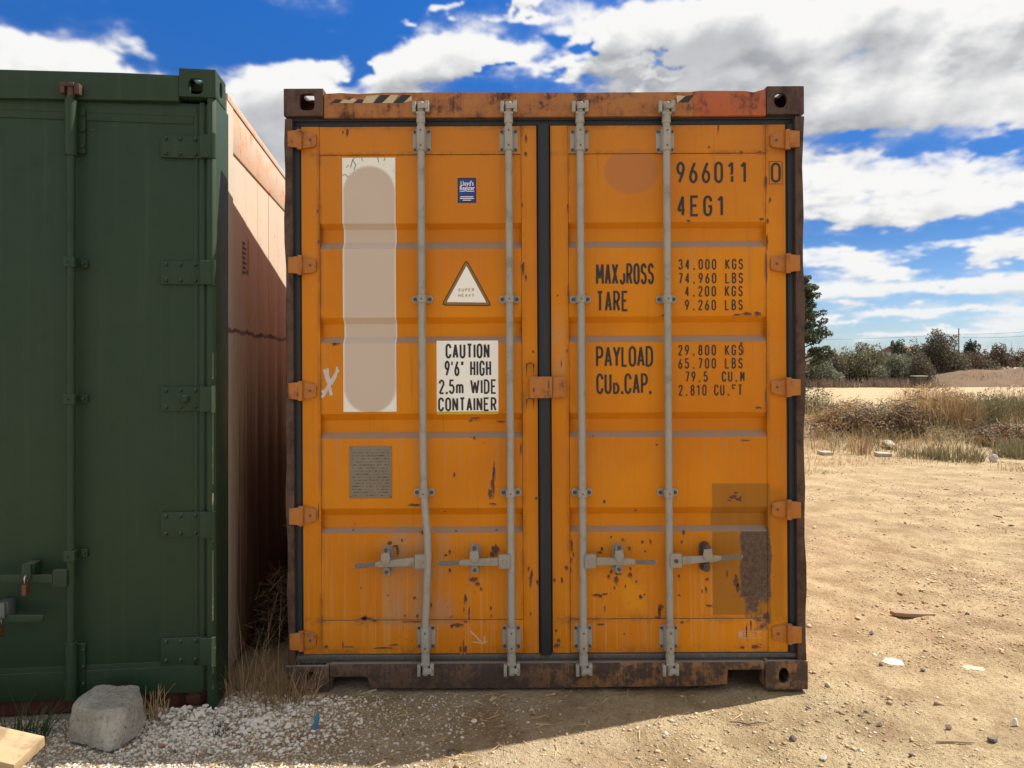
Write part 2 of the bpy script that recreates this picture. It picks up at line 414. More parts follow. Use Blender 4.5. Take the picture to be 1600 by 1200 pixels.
M_FRAME = weathered("rusty_orange_frame", (.36, .138, .022), rust_t=.50, rust=(.12, .040, .020), dark=(.04, .018, .014), streak=.2, dirt=.8, dustamt=.5, soft=.11)
M_POST = weathered("rust_brown_post", (.085, .038, .024), rust_t=.43, rust=(.040, .021, .017), dark=(.030, .016, .013), streak=.2, dirt=.7, dustamt=.4, soft=.18)
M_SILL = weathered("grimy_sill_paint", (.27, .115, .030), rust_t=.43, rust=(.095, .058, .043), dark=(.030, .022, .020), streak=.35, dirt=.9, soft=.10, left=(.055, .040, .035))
M_RED = weathered("orange_red_primer", (.42, .088, .018), rust_t=.485, rust=(.16, .045, .02), streak=.25, dirt=.8, soft=.14)
M_HINGE = weathered("orange_hinge_paint", (.44, .150, .012), rust_t=.52, rust=(.13, .045, .02), dirt=.5, dustamt=.6, soft=.12)
M_ROD = weathered("dusty_galvanised_steel", (.34, .325, .295), rust_t=.64, rust=(.12, .07, .05), dust=(.38, .34, .28), streak=.45, rough=.55, dirt=.6)
M_BOLT = simple("dark_bolt_steel", (.07, .06, .055), .6)
M_HOLE = simple("black_recess", (.008, .008, .009), .9)
M_RUBBER = weathered("door_seal_rubber", (.010, .014, .022), rust_t=.9, dust=(.10, .09, .085), streak=.25, rough=.6, dirt=.2, dustamt=1.0)
M_RUBBERLOW = weathered("dusty_bottom_seal", (.075, .072, .070), rust_t=.74, dust=(.22, .18, .15), streak=.55, rough=.7, dirt=.5, dustamt=1.0)
M_BLACK = simple("black_marking_film", (.016, .014, .016), .5, .3, 30, .05)
M_WHITE = simple("white_marking_film", (.88, .87, .84), .5, .06, 12, .03)
M_RUST = simple("bare_rust_chip", (.12, .052, .032), .85, .5, 60, .3)
M_HALO = simple("rust_stained_paint", (.36, .125, .018), .7, .3, 50, .1)
M_SPRAY = simple("white_spray_paint", (.55, .50, .48), .7, .2, 40, .05)
M_STREAK = simple("dark_drip_stain", (.16, .06, .025), .7, .4, 40, .05)

# ================================================================== stroke lettering
def arc(cx, cy, rx, ry, a0, a1, n=7):
    return [(cx + rx * math.cos(R(a0 + (a1 - a0) * i / n)), cy + ry * math.sin(R(a0 + (a1 - a0) * i / n))) for i in range(n + 1)]
q_ = .24
GLY = {
 '0': [arc(.5, 1 - q_, .5, q_, 0, 180) + arc(.5, q_, .5, q_, 180, 360) + [(1, 1 - q_)]],
 '1': [[(.1, .80), (.62, 1), (.62, 0)]],
 '2': [arc(.5, 1 - q_, .5, q_, 180, -20) + [(.0, 0), (1, 0)]],
 '3': [arc(.45, .76, .5, .24, 170, -80) + arc(.45, .26, .55, .26, 85, -170)],
 '4': [[(.72, 0), (.72, 1), (0, .27), (1, .27)]],
 '5': [[(.92, 1), (.1, 1), (.05, .55)] + arc(.45, .32, .55, .32, 110, -160)],
 '6': [[(.72, 1), (.12, .48)] , arc(.5, .28, .48, .28, 0, 360, 16)],
 '7': [[(0, 1), (1, 1), (.35, 0)]],
 '8': [arc(.5, .76, .42, .24, 0, 360, 14), arc(.5, .27, .5, .27, 0, 360, 14)],
 '9': [[(.28, 0), (.88, .52)], arc(.5, .72, .48, .28, 0, 360, 16)],
 'A': [[(0, 0), (.5, 1), (1, 0)], [(.2, .28), (.8, .28)]],
 'B': [[(0, 0), (0, 1)] + arc(.5, .77, .42, .23, 90, -90) + [(.05, .54)], [(.05, .54)] + arc(.5, .27, .5, .27, 90, -90) + [(0, 0)]],
 'C': [arc(.5, 1 - q_, .5, q_, -5, 180) + arc(.5, q_, .5, q_, 180, 365)],
 'D': [[(0, 0), (0, 1)] + arc(.45, .70, .55, .30, 90, 0) + arc(.45, .30, .55, .30, 0, -90) + [(0, 0)]],
 'E': [[(1, 1), (0, 1), (0, 0), (1, 0)], [(0, .52), (.78, .52)]],
 'F': [[(1, 1), (0, 1), (0, 0)], [(0, .52), (.78, .52)]],
 'G': [arc(.5, 1 - q_, .5, q_, -5, 180) + arc(.5, q_, .5, q_, 180, 360) + [(1, .47), (.6, .47)]],
 'H': [[(0, 0), (0, 1)], [(1, 0), (1, 1)], [(0, .5), (1, .5)]],
 'I': [[(.5, 0), (.5, 1)]],
 'K': [[(0, 0), (0, 1)], [(1, 1), (.08, .42)], [(.3, .56), (1, 0)]],
 'L': [[(0, 1), (0, 0), (1, 0)]],
 'M': [[(0, 0), (.03, 1), (.5, .28), (.97, 1), (1, 0)]],
 'N': [[(0, 0), (0, 1), (1, 0), (1, 1)]],
 'O': None,
 'P': [[(0, 0), (0, 1)] + arc(.5, .73, .5, .27, 90, -90) + [(.03, .46)]],
 'R': [[(0, 0), (0, 1)] + arc(.5, .74, .48, .26, 90, -90) + [(.03, .48)], [(.5, .48), (1, 0)]],
 'S': [arc(.5, .76, .48, .24, 10, 230) + arc(.5, .26, .5, .26, 60, -170)],
 'T': [[(0, 1), (1, 1)], [(.5, 1), (.5, 0)]],
 'U': [[(0, 1)] + arc(.5, q_, .5, q_, 180, 360) + [(1, 1)]],
 'V': [[(0, 1), (.5, 0), (1, 1)]],
 'W': [[(0, 1), (.25, 0), (.5, .85), (.75, 0), (1, 1)]],
 'X': [[(0, 0), (1, 1)], [(0, 1), (1, 0)]],
 'Y': [[(0, 1), (.5, .48), (1, 1)], [(.5, .48), (.5, 0)]],
 'm': [[(0, 0), (0, .62)], [(0, .5)] + arc(.25, .5, .25, .14, 150, 0) + [(.5, 0)], [(.5, .5)] + arc(.75, .5, .25, .14, 150, 0) + [(1, 0)]],
 '.': [[(.5, 0), (.5, .001)]],
 "'": [[(.6, 1), (.4, .74)]],
 '"': [[(.25, 1), (.05, .74)], [(.95, 1), (.75, .74)]],
 # worn letters, as they survive on the door
 'g': [arc(.55, .2, .45, .2, 180, 360) + [(1, .47), (.7, .47)]],
 'b': [[(.05, .55), (.05, 0)] + arc(.45, .24, .5, .24, -90, 60) + [(.35, .55)]],
 'f': [[(1, 1), (0, 1), (0, .66)], [(0, .66), (.6, .66)]],
 'i': [[(.1, .80), (.62, 1), (.62, .52), (.5, .38)], [(.62, .30), (.62, 0)]],
}
GLY['O'] = GLY['0']
WID = {'1': .55, 'i': .55, 'I': .32, '.': .35, "'": .4, '"': .6, ' ': .75, 'M': 1.25, 'W': 1.6, 'm': 1.3, 'L': .85}
def ribbon(mb, pts, w, y, fx, fz):
    P = [Vector((fx(a), fz(b))) for a, b in pts]
    n = len(P); closed = (P[0] - P[-1]).length < 1e-5
    V = []
    for i in range(n):
        if closed: a, c = P[i - 1 if i > 0 else n - 2], P[i + 1 if i < n - 1 else 1]
        else: a, c = P[max(i - 1, 0)], P[min(i + 1, n - 1)]
        d1 = (P[i] - a); d2 = (c - P[i])
        d1 = d1.normalized() if d1.length > 1e-7 else d2.normalized()
        d2 = d2.normalized() if d2.length > 1e-7 else d1
        n1 = Vector((-d1.y, d1.x)); n2 = Vector((-d2.y, d2.x)); nn = (n1 + n2)
        nn = nn.normalized() if nn.length > .2 else n1
        k = min(1 / max(nn.dot(n1), .35), 1.25)
        V += [(P[i].x + nn.x * w / 2 * k, y, P[i].y + nn.y * w / 2 * k), (P[i].x - nn.x * w / 2 * k, y, P[i].y - nn.y * w / 2 * k)]
    mb.add(V, [(2 * i, 2 * i + 1, 2 * i + 3, 2 * i + 2) for i in range(n - 1)])
def split_sharp(polys, sx, sz):
    out = []
    for pl in polys:
        cur = [pl[0]]
        for i in range(1, len(pl) - 1):
            cur.append(pl[i])
            a = Vector(((pl[i][0] - pl[i-1][0]) * sx, (pl[i][1] - pl[i-1][1]) * sz)); b = Vector(((pl[i+1][0] - pl[i][0]) * sx, (pl[i+1][1] - pl[i][1]) * sz))
            if a.length > 1e-6 and b.length > 1e-6 and a.normalized().dot(b.normalized()) < -.15: out.append(cur); cur = [pl[i]]
        if len(pl) > 1: cur.append(pl[-1])
        out.append(cur)
    return out
def lettering(text, x0, x1, yt, yb, stroke, M_mat, parent, d=.035, pitch=None, gw=None, gap=.28, frame=L, name='lettering', label=None, sq=None):
    """text fitted between measured bounds on the door plane; stroke in photo px"""
    X0, Z1 = frame(x0, yt, d); X1, Z0 = frame(x1, yb, d); s = (X1 - X0) / (x1 - x0); w = stroke * s
    mb = MB()
    if pitch is None:
        tot = sum(WID.get(c, 1.0) for c in text) + gap * (len(text) - 1); unit = (X1 - X0) / tot
    cx = X0
    for i, c in enumerate(text):
        gwid = (WID.get(c, 1.0) * unit) if pitch is None else gw * s
        if pitch is not None: cx = X0 + i * pitch * s
        if c != ' ':
            for k, pl in enumerate(split_sharp(GLY[c], gwid, Z1 - Z0)):
                yy = d - .0016 - .00012 * k
                if c == '.':
                    mx_ = cx + gwid / 2; mb.add([(mx_ - w * .55, yy, Z0), (mx_ + w * .55, yy, Z0), (mx_ + w * .55, yy, Z0 + w * 1.2), (mx_ - w * .55, yy, Z0 + w * 1.2)], [(0, 1, 2, 3)]); continue
                iw = max(gwid - w, w * .2 if c in "'\"" else 0.0); off_ = (gwid - iw) / 2
                ribbon(mb, pl, w if c not in "'\"" else w * .8, yy, lambda a: cx + off_ + a * iw, lambda b: Z0 + w / 2 + b * (Z1 - Z0 - w))
        cx += gwid + (gap * unit if pitch is None else 0)
    o = mb.build(name, M_mat, parent, smooth=0)
    if label: o['label'] = label
    return o

# ================================================================== YELLOW CONTAINER
yel = empty('shipping_container'); yel.matrix_world = YC
tag(yel, 'orange yellow shipping container with white CAUTION sign and number 966011 on its shut doors', 'shipping container')
W0, W1 = LX(442.5, 600, 0), LX(1262, 1000, 0)
W0 = LX(443.5, 300, 0); W1 = LX(1257.5, 300, 0)
ZT = LZ(136, 850, 0); LEN = 13.7
CW = .195
def casting(x0, x1, z0, z1, hole, parent, m, hx=None, top=True, y0=0.0, dep=.178, sidehole=True, right=True, round_=.5):
    cx, cz, rx, rz = hole
    mb = MB(); t = .022
    mb.holeplate(x0, x1, z0, z1, y0, y0 + t, cx, cz, rx, rz, round_)
    # top or bottom plate with an opening too
    M2 = Matrix(((1, 0, 0, 0), (0, 0, 1, 0), (0, 1, 0, 0), (0, 0, 0, 1)))
    b = MB(); zz = (z1 - t, z1) if top else (z0, z0 + t)
    b.holeplate(x0, x1, y0 + t, y0 + dep, zz[0], zz[1], cx, y0 + .1, .032, .055, .5)
    mb.add([(v[0], v[2], v[1]) for v in b.v], b.f)
    ez = (z0, z1 - t) if top else (z0 + t, z1)
    mb.box(x0, x0 + t, y0 + t, y0 + dep, *ez) if not (sidehole and not right) else None
    if sidehole and right or not sidehole: pass
    mb.box(x1 - t, x1, y0 + t, y0 + dep, *ez)
    mb.box(x0 + t, x1 - t, y0 + dep - t, y0 + dep, *ez)
    if not (sidehole and not right): pass
    else: mb.box(x0, x0 + t, y0 + t, y0 + dep, *ez)
    if top: mb.box(x0 + t, x1 - t, y0 + t, y0 + dep - t, z0, z0 + .012)
    return mb.build('corner_casting', m, parent, bevel=.005)
def hole_of(px0, px1, py0, py1):
    x0, z1 = L(px0, py0, 0); x1, z0 = L(px1, py1, 0); return ((x0 + x1) / 2, (z0 + z1) / 2, (x1 - x0) / 2, (z1 - z0) / 2)
casting(W0, LX(505, 150, 0), LZ(181, 470, 0), ZT, hole_of(468, 491, 146, 172), yel, M_POST)
casting(LX(1198, 150, 0), W1, LZ(178, 1220, 0), ZT, hole_of(1210, 1230, 145, 168), yel, M_POST, round_=.9)
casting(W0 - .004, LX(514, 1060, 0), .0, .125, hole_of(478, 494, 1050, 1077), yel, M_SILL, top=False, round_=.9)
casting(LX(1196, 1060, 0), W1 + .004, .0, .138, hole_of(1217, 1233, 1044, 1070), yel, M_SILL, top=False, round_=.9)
# far end castings
for xa, xb in ((W0, W0 + CW), (W1 - CW, W1)):
    for za, zb in ((0, .118), (ZT - .118, ZT)):
        MB().box(xa, xb, LEN - .178, LEN, za, zb).build('corner_casting', M_POST, yel, bevel=.006)
# corner posts
pz0, pz1 = .126, LZ(182, 850, 0)
for side in (0, 1):
    a, b = (W0 + .004, LX(456.5, 300, 0)) if side == 0 else (LX(1243.5, 300, 0), W1 - .004)
    mb = MB(); n = 22; V = []; F = []
    for i in range(n + 1):
        z = pz0 + .003 + (pz1 - pz0 - .006) * i / n
        w = .004 * math.sin(i * 1.7 + side * 2) + .003 * math.sin(i * .6)
        for (x, y) in ((a + (w if side == 0 else 0), .004), (b + (w if side == 1 else 0), .004), (b, .15), (a, .15)): V.append((x, y, z))
    for i in range(n):
        for k in range(4): F.append((4 * i + k, 4 * i + (k + 1) % 4, 4 * i + 4 + (k + 1) % 4, 4 * i + 4 + k))
    F += [(0, 1, 2, 3), (4 * n, 4 * n + 1, 4 * n + 2, 4 * n + 3)]
    mb.add(V, F); mb.build('corner_post', M_POST, yel, bevel=.003)
# header with a slightly battered top edge
hx0, hx1 = LX(505.5, 150, 0), LX(1197.5, 150, 0)
hz0 = LZ(181.5, 850, 0)
prof = [(506, 146), (530, 144.5), (560, 146), (600, 144), (700, 143.5), (820, 143.6), (900, 144), (1000, 143.4), (1078, 143), (1096, 141), (1165, 141.3), (1178, 143.5), (1190, 140), (1197, 139)]
def header(pa, pb, m, name):
    pts = [L(a, b, 0) for a, b in prof if pa < a < pb]
    f = lambda p: (LX(p, 150, 0), np.interp(p, [k[0] for k in prof], [L(*k, 0)[1] for k in prof]))
    poly = [(LX(pa, 150, 0), hz0)] + [f(pa)] + pts + [f(pb)] + [(LX(pb, 150, 0), hz0)]
    return MB().prism(poly, .006, .11).build(name, m, yel, bevel=.003)
header(505.8, 1083, M_FRAME, 'header'); o = header(1083.3, 1197.2, M_RED, 'header'); o['label'] = 'orange red primed right end of header'
# torn hazard tape on the header
def poly_film(pts, m, parent, name, d=.006, off=.0012, frame=L):
    P = [frame(a, b, d) for a, b in pts]
    return MB().add([(x, d - off, z) for x, z in P], [tuple(range(len(P)))]).build(name, m, parent, smooth=0)
M_CREAM = simple("worn_cream_tape", (.50, .42, .27), .6, .25, 40, .05)
tape = MB(); 
def film_add(mb, pts, d, off, frame=L):
    P = [frame(a, b, d) for a, b in pts]; mb.add([(x, d - off, z) for x, z in P], [tuple(range(len(P)))])
film_add(tape, [(531, 161), (538, 155), (545, 157), (552, 153), (558, 156), (551, 161)], .006, .0010)
film_add(tape, [(566, 161), (573, 150), (592, 148.5), (583, 161)], .006, .0010)
film_add(tape, [(597, 161), (611, 148.5), (623, 148.5), (614, 161)], .006, .0010)
film_add(tape, [(630, 161), (643, 149.5), (643, 152), (644, 157)], .006, .0010)
film_add(tape, [(1057, 149), (1071, 150), (1058, 161)], .006, .0010)
tape.build('hazard_tape', M_CREAM, yel, smooth=0)['label'] = 'torn cream stripes of hazard tape'
tape = MB()
film_add(tape, [(517, 161), (525, 155), (534, 156), (529, 161)], .006, .0012)
film_add(tape, [(553, 161), (560, 155), (568, 156), (566, 161)], .006, .0012)
film_add(tape, [(583, 161), (595, 148.5), (609, 148.5), (597, 161)], .006, .0012)
film_add(tape, [(614, 161), (628, 148.5), (642, 148.5), (630, 161)], .006, .0012)
film_add(tape, [(1060, 160), (1070, 151), (1082, 148), (1083, 150), (1075, 160)], .006, .0012)
tape.build('hazard_tape', M_BLACK, yel, smooth=0)['label'] = 'torn black stripes of hazard tape'
# sill with fork pockets
sz1 = LZ(1036.5, 850, 0); sz0 = .018
xa, xb = LX(515, 1050, 0), LX(1195.5, 1050, 0)
pk = lambda px: LX(px, 1065, 0)
zl = LZ(1058, 540, 0); zr = LZ(1047, 1160, 0)
poly = [(xa, sz1), (xb, sz1), (xb, zr), (pk(1193), zr), (pk(1138), zr), (pk(1136), sz0 + .01), (pk(1100), sz0), (pk(900), sz0 - .004), (pk(650), sz0 - .004), (pk(578), sz0), (pk(574), zl - .004), (pk(568), zl), (xa, zl)]
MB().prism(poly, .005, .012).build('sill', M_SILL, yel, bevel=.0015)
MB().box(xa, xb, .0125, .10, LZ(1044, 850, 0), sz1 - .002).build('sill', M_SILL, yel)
# fork pocket liners, dark tunnels through the floor frame
for a, b, zt in ((516, 576, zl), (1137, 1194, zr)):
    x0, x1 = pk(a), pk(b); mb = MB()
    mb.box(x0 + .004, x1 - .004, .013, 2.2, zt + .001, zt + .006)
    mb.box(x0 - .002, x0 + .003, .013, 2.2, .02, zt + .006); mb.box(x1 - .003, x1 + .002, .013, 2.2, .02, zt + .006)
    mb.build('fork_pocket', M_SILL, yel)
# cross members and floor under the box, roof and corrugated sides
MB().box(W0 + .05, W1 - .05, .2, LEN - .2, .14, .16).build('floor', M_POST, yel)
for i in range(14):
    MB().box(W0 + .06, W1 - .06, .35 + i * .95, .41 + i * .95, .03, .139).build('cross_member', M_POST, yel)
def corrugated(xo, sgn, name='side_wall'):
    V = []; F = []; ys = []; y = .16; d = .036
    while y < LEN - .25:
        ys += [(y, 0), (y + .072, 0), (y + .14, d), (y + .212, d)]; y += .28
    ys = [(a, b) for a, b in ys if a < LEN - .18]
    for (yy, dd) in ys:
        V += [(xo - sgn * (.012 + dd), yy, .16), (xo - sgn * (.012 + dd), yy, ZT - .10)]
    F = [(2 * i, 2 * i + 2, 2 * i + 3, 2 * i + 1) for i in range(len(ys) - 1)]
    return MB().add(V, F).build(name, M_FRAMEY, yel, smooth=0)
M_FRAMEY = weathered("orange_side_paint", (.52, .19, .02), rust_t=.60, streak=.2)
corrugated(W0, -1); corrugated(W1, 1)
for xo, sg in ((W0, 1), (W1, -1)):
    a, b = sorted((xo + sg * .002, xo + sg * .06))
    MB().box(a, b, .179, LEN - .179, ZT - .10, ZT - .018).build('side_rail', M_FRAMEY, yel, bevel=.004)
    MB().box(a, b, .179, LEN - .179, .03, .17).build('side_rail', M_FRAMEY, yel, bevel=.004)
V = []; ys = []
y = .112
while y < LEN - .2: ys += [(y, 0), (y + .09, 0), (y + .11, -.02), (y + .18, -.02)]; y += .21
for yy, dd in ys: V += [(W0 + .062, yy, ZT - .02 + dd), (W1 - .062, yy, ZT - .02 + dd)]
MB().add(V, [(2 * i, 2 * i + 1, 2 * i + 3, 2 * i + 2) for i in range(len(ys) - 1)]).build('roof', M_FRAMEY, yel, smooth=0)
MB().box(W0 + .01, W1 - .01, LEN - .05, LEN - .01, .12, ZT - .12).build('end_wall', M_FRAMEY, yel)
# unseen black panel added behind the doors so that no light leaks
MB().box(W0 + .02, W1 - .02, .16, .165, .14, ZT - .06).build('door_light_block', M_HOLE, yel)

# door gaskets
def gx(px, py=600): return LX(px, py, .03)
gz_t0, gz_t1 = LZ(195.5, 850, .03), LZ(181, 850, .03)
gz_b0, gz_b1 = LZ(1036, 850, .03), LZ(1021, 850, .03)
def gasket(x0, x1, z0, z1, y=.026, m=None, vertical=True):
    mb = MB()
    if vertical:
        w = x1 - x0
        mb.box(x0, x1, y + .012, y + .05, z0, z1)
        mb.box(x0 + w * .12, x1 - w * .12, y, y + .0118, z0 + .001, z1 - .001)
    else:
        h = z1 - z0
        mb.box(x0, x1, y + .012, y + .05, z0, z1)
        mb.box(x0, x1, y, y + .0118, z0 + h * .50, z1 - h * .12)
    return mb.build('door_seal', m or M_RUBBER, yel, bevel=.003)
gasket(gx(456.8, 600 - 0) - .0005 if False else LX(457, 300, .03), LX(470, 300, .03), gz_b1 + .001, gz_t0 - .001)
gasket(LX(1228.5, 300, .03), LX(1243, 300, .03), gz_b1 + .001, gz_t0 - .001)
gasket(LX(457, 300, .03), LX(1243, 300, .03), gz_t0, gz_t1, vertical=False)
gasket(LX(457, 300, .03), LX(1243, 300, .03), gz_b0, gz_b1, m=M_RUBBERLOW, vertical=False)
o = gasket(LX(840.5, 300, .02), LX(858.5, 300, .02), gz_b1 - .004, gz_t0 + .004, y=.012); o['label'] = 'black centre seal between the doors'

# ---- door leaves with recessed troughs
TROUGH = [(348, 358, 378, 388), (495, 505, 525, 535.5), (645, 655, 674, 684), (793, 803, 822, 832)]
DP = .032; DF = .035
def surf(py):
    for a, b, c, e in TROUGH:
        if a <= py <= e:
            if py < b: return DF + DP * (py - a) / (b - a)
            if py < c: return DF + DP
            return DF + DP * (e - py) / (e - c)
    return DF
ZTR = []
for a, b, c, e in TROUGH:   # heights of the folds
    ZTR.append((LZ(a), LZ(b, 850, DF + DP), LZ(c, 850, DF + DP), LZ(e)))
def profile(zhi, zlo, off=0.0):
    pts = [(zhi, DF - off)]
    for a, b, c, e in ZTR:
        if a < zhi and e > zlo: pts += [(a, DF - off), (b, DF + DP - off), (c, DF + DP - off), (e, DF - off)]
    pts.append((zlo, DF - off)); return pts
zpt, zpb = LZ(240.5), LZ(968)
def door(xs, lab, hinge_side):
    # xs: outer edge, stile seam, stile seam, outer edge (px)
    x0, x1, x2, x3 = [LX(v, 300) for v in xs]
    pr = profile(zpt - .003, zpb + .003); n = len(pr); mb = MB(); NX = 14
    V = []; F = []
    for j in range(NX + 1):
        xx = x1 + .003 + (x2 - x1 - .006) * j / NX
        for (z, y) in pr: V.append((xx, y, z))
    for j in range(NX):
        for i in range(n - 1): F.append((j * n + i, j * n + i + 1, (j + 1) * n + i + 1, (j + 1) * n + i))
    mb.add(V, F)
    # trough end walls
    for a, b, c, e in ZTR:
        for xx in (x1 + .003, x2 - .003):
            mb.add([(xx, DF, a), (xx, DF + DP, b), (xx, DF + DP, c), (xx, DF, e)], [(0, 1, 2, 3)])
    d = mb.build('door', M_DOOR, yel, smooth=0)
    d['label'] = lab
    zt, zb = LZ(196.5), LZ(1020)
    t = .0025
    # an even dent or two: leaf is never perfectly flat, left to the relief of the paint
    MB().box(x0, x1 + .0015, DF - t, DF + .05, zb, zt).build('stile', M_DOOR, d, bevel=.002)
    MB().box(x2 - .0015, x3, DF - t, DF + .05, zb, zt).build('stile', M_DOOR, d, bevel=.002)
    MB().box(x1 + .0025, x2 - .0025, DF - t, DF + .05, zpt, zt - .001).build('rail', M_DOOR, d, bevel=.002)
    MB().box(x1 + .0025, x2 - .0025, DF - t, DF + .05, zb + .001, zpb).build('rail', M_DOOR, d, bevel=.002)
    return d
dl = door((471, 499, 815, 838.5), 'left door with white sign panel', 0)
dr = door((860, 887, 1197, 1227), 'right door with black weight markings', 1)

# ---- hinges
def hinge(px0, px1, py, side, d):
    # leaf tapering towards the door, knuckle over the seal, lug on the post
    s = 1 if side == 0 else -1
    xa, zc = L(px0, py, .0); xb, _ = L(px1, py, .02)
    z = zc; mb = MB()
    xm = xa + s * .055
    h = .042
    leaf = [(xm, z + h), (xb - s * .012, z + h * .80), (xb, z + h * .55), (xb, z - h * .55), (xb - s * .012, z - h * .80), (xm, z - h)]
    mb.prism(leaf, .016, .0315)
    mb.prism([(xa, z + h * .9), (xa + s * .05, z + h * 1.0), (xa + s * .05, z - h), (xa, z - h * .9)], -.004, .012)
    hg = mb.build('hinge', M_HINGE, d, bevel=.003)
    MB().tube([(xm - s * .002, .010, z - h * 1.12), (xm - s * .002, .010, z + h * 1.12)], .013, 10).build('hinge_pin', M_HINGE, d)
    MB().disc(xb - s * .028, z, .016, .006).build('bolt', M_BOLT, d)
for py in (217, 414, 611, 807, 1003): hinge(449 + (py - 135) * .004, 494, py, 0, dl)
for py in (217, 411, 605, 797, 992): hinge(1249 + (py - 135) * .004, 1203 + (py - 135) * .004, py, 1, dr)

# ---- lock rods, brackets, cams, guides
YR = -.008; RR = .0175
def bracket(xc, zc, d, hw=.044, hh=.058, sleeve=.024, m=None, name='rod_bracket', yb=None, side=0):
    m = m or M_ROD; yb = DF - .0025 if yb is None else yb
    mb = MB()
    c = .010
    mb.prism([(xc - hw, zc - hh + c), (xc - hw + c, zc - hh), (xc + hw - c, zc - hh), (xc + hw, zc - hh + c), (xc + hw, zc + hh - c), (xc + hw - c, zc + hh), (xc - hw + c, zc + hh), (xc - hw, zc + hh - c)], yb - .007, yb - .0002)
    mb.prism_axis([(xc - sleeve, yb - .0072), (xc - sleeve, YR + .004), (xc - sleeve * .7, YR - sleeve * .75), (xc, YR - sleeve), (xc + sleeve * .7, YR - sleeve * .75), (xc + sleeve, YR + .004), (xc + sleeve, yb - .0072)], zc - hh * .97, zc + hh * .97, 'z')
    o = mb.build(name, m, d, bevel=.002)
    bb = MB()
    for sx in (-1, 1):
        for sz in (-1, 1): bb.disc(xc + sx * (hw - .010), zc + sz * (hh - .014), yb - .0072, .0075, 8, .006)
    for sz in (-1, 1): bb.disc(xc, zc + sz * hh * .62, YR - sleeve + .0005, .0045, 8, .0015)  # dark discs in place of the shaded holes in the sleeve
    bb.build('bolt', M_BOLT, o)
    return o
def guide(xc, zc, d, hw=.050, hh=.019, m=None):
    m = m or M_ROD; mb = MB(); yb = DF - .0002
    mb.prism([(xc - hw, zc - hh * .55), (xc - hw + .012, zc - hh), (xc - .022, zc - hh), (xc - .022, zc + hh), (xc - hw + .012, zc + hh), (xc - hw, zc + hh * .55)], yb - .012, yb)
    mb.prism([(xc + .022, zc - hh), (xc + hw - .012, zc - hh), (xc + hw, zc - hh * .55), (xc + hw, zc + hh * .55), (xc + hw - .012, zc + hh), (xc + .022, zc + hh)], yb - .012, yb)
    arcp = [(xc + .0225, yb)] + [(xc + .0225 * math.cos(R(a)), YR - .0225 * math.sin(R(a))) for a in range(0, 181, 20)] + [(xc - .0225, yb)]
    mb.prism_axis(arcp, zc - hh * .95, zc + hh * .95, 'z')
    o = mb.build('rod_guide', m, d, bevel=.002)
    bb = MB()
    for sx in (-1, 1): bb.disc(xc + sx * .036, zc, yb - .0122, .009, 8, .006)
    bb.disc(xc, zc, YR - .0222, .004, 8, .0015)
    bb.build('bolt', M_BOLT, o)
def cam_end(xc, zc, d, top=True, m=None, yk=.004):
    """cam with its keeper on the frame"""
    m = m or M_ROD; s = 1 if top else -1
    k = MB()
    k.box(xc - .038, xc - .022, YR - .022, yk, zc - .026, zc + .026)
    k.box(xc + .022, xc + .040, YR - .018, yk, zc - .024, zc + .030)
    k.box(xc - .0215, xc + .0215, YR - .020, YR - .008, zc - s * .030 - .006, zc - s * .030 + .006)
    k.build('cam_keeper', m, d, bevel=.003)
    c = MB()
    c.tube([(xc, YR, zc - s * .024), (xc, YR, zc + s * .026)], [.0185, .0165], 10)
    c.prism([(xc - .012, zc - .014), (xc + .030, zc - .010), (xc + .034, zc + .012), (xc - .006, zc + .016)], YR - .030, YR - .019)
    c.build('cam', m, d, bevel=.002)
    MB().tube([(xc, YR, zc - s * .075), (xc, YR, zc - s * .031)], [.0215, .0205], 12).build('rod_collar', m, d)
rods = {}
def rod(pxt, pxb, d, bend=None):
    xt, zt = L(pxt, 176, YR); xb, zb = L(pxb, 1042, YR)
    pts = [(xt, YR, zt), (xb, YR, zb)]
    if bend:
        pts = [(xt, YR, zt)] + [(L(a, b, YR)[0], YR + dy, L(a, b, YR)[1]) for a, b, dy in bend] + [(xb, YR, zb)]
    MB().tube(pts, RR, 14).build('lock_rod', M_ROD, d)
    X = lambda py: L(pxt + (pxb - pxt) * (py - 176) / (1042 - 176), py, YR)
    x, z = X(217); bracket(x, z, d)
    x, z = X(999); bracket(x, z, d)
    x, z = X(168); cam_end(x, z, d, True)
    x, z = X(1046); cam_end(x, z, d, False)
    for py in (467, 771):
        px = pxt + (pxb - pxt) * (py - 176) / (1042 - 176)
        if bend: px = np.interp(py, [b for a, b, _ in bend], [a for a, b, _ in bend])
        x, z = L(px, py, YR); guide(x, z, d)
rod(657.5, 665, dl, [(657.8, 210, 0), (659, 467, 0), (661, 700, 0), (662, 771, .0), (664.5, 800, -.002), (668, 835, -.008), (669, 870, -.008), (667.5, 905, -.006), (666.5, 940, -.002), (664.5, 975, 0)])
rod(794.5, 799.5, dl); rod(906, 912, dr); rod(1041, 1047, dr)

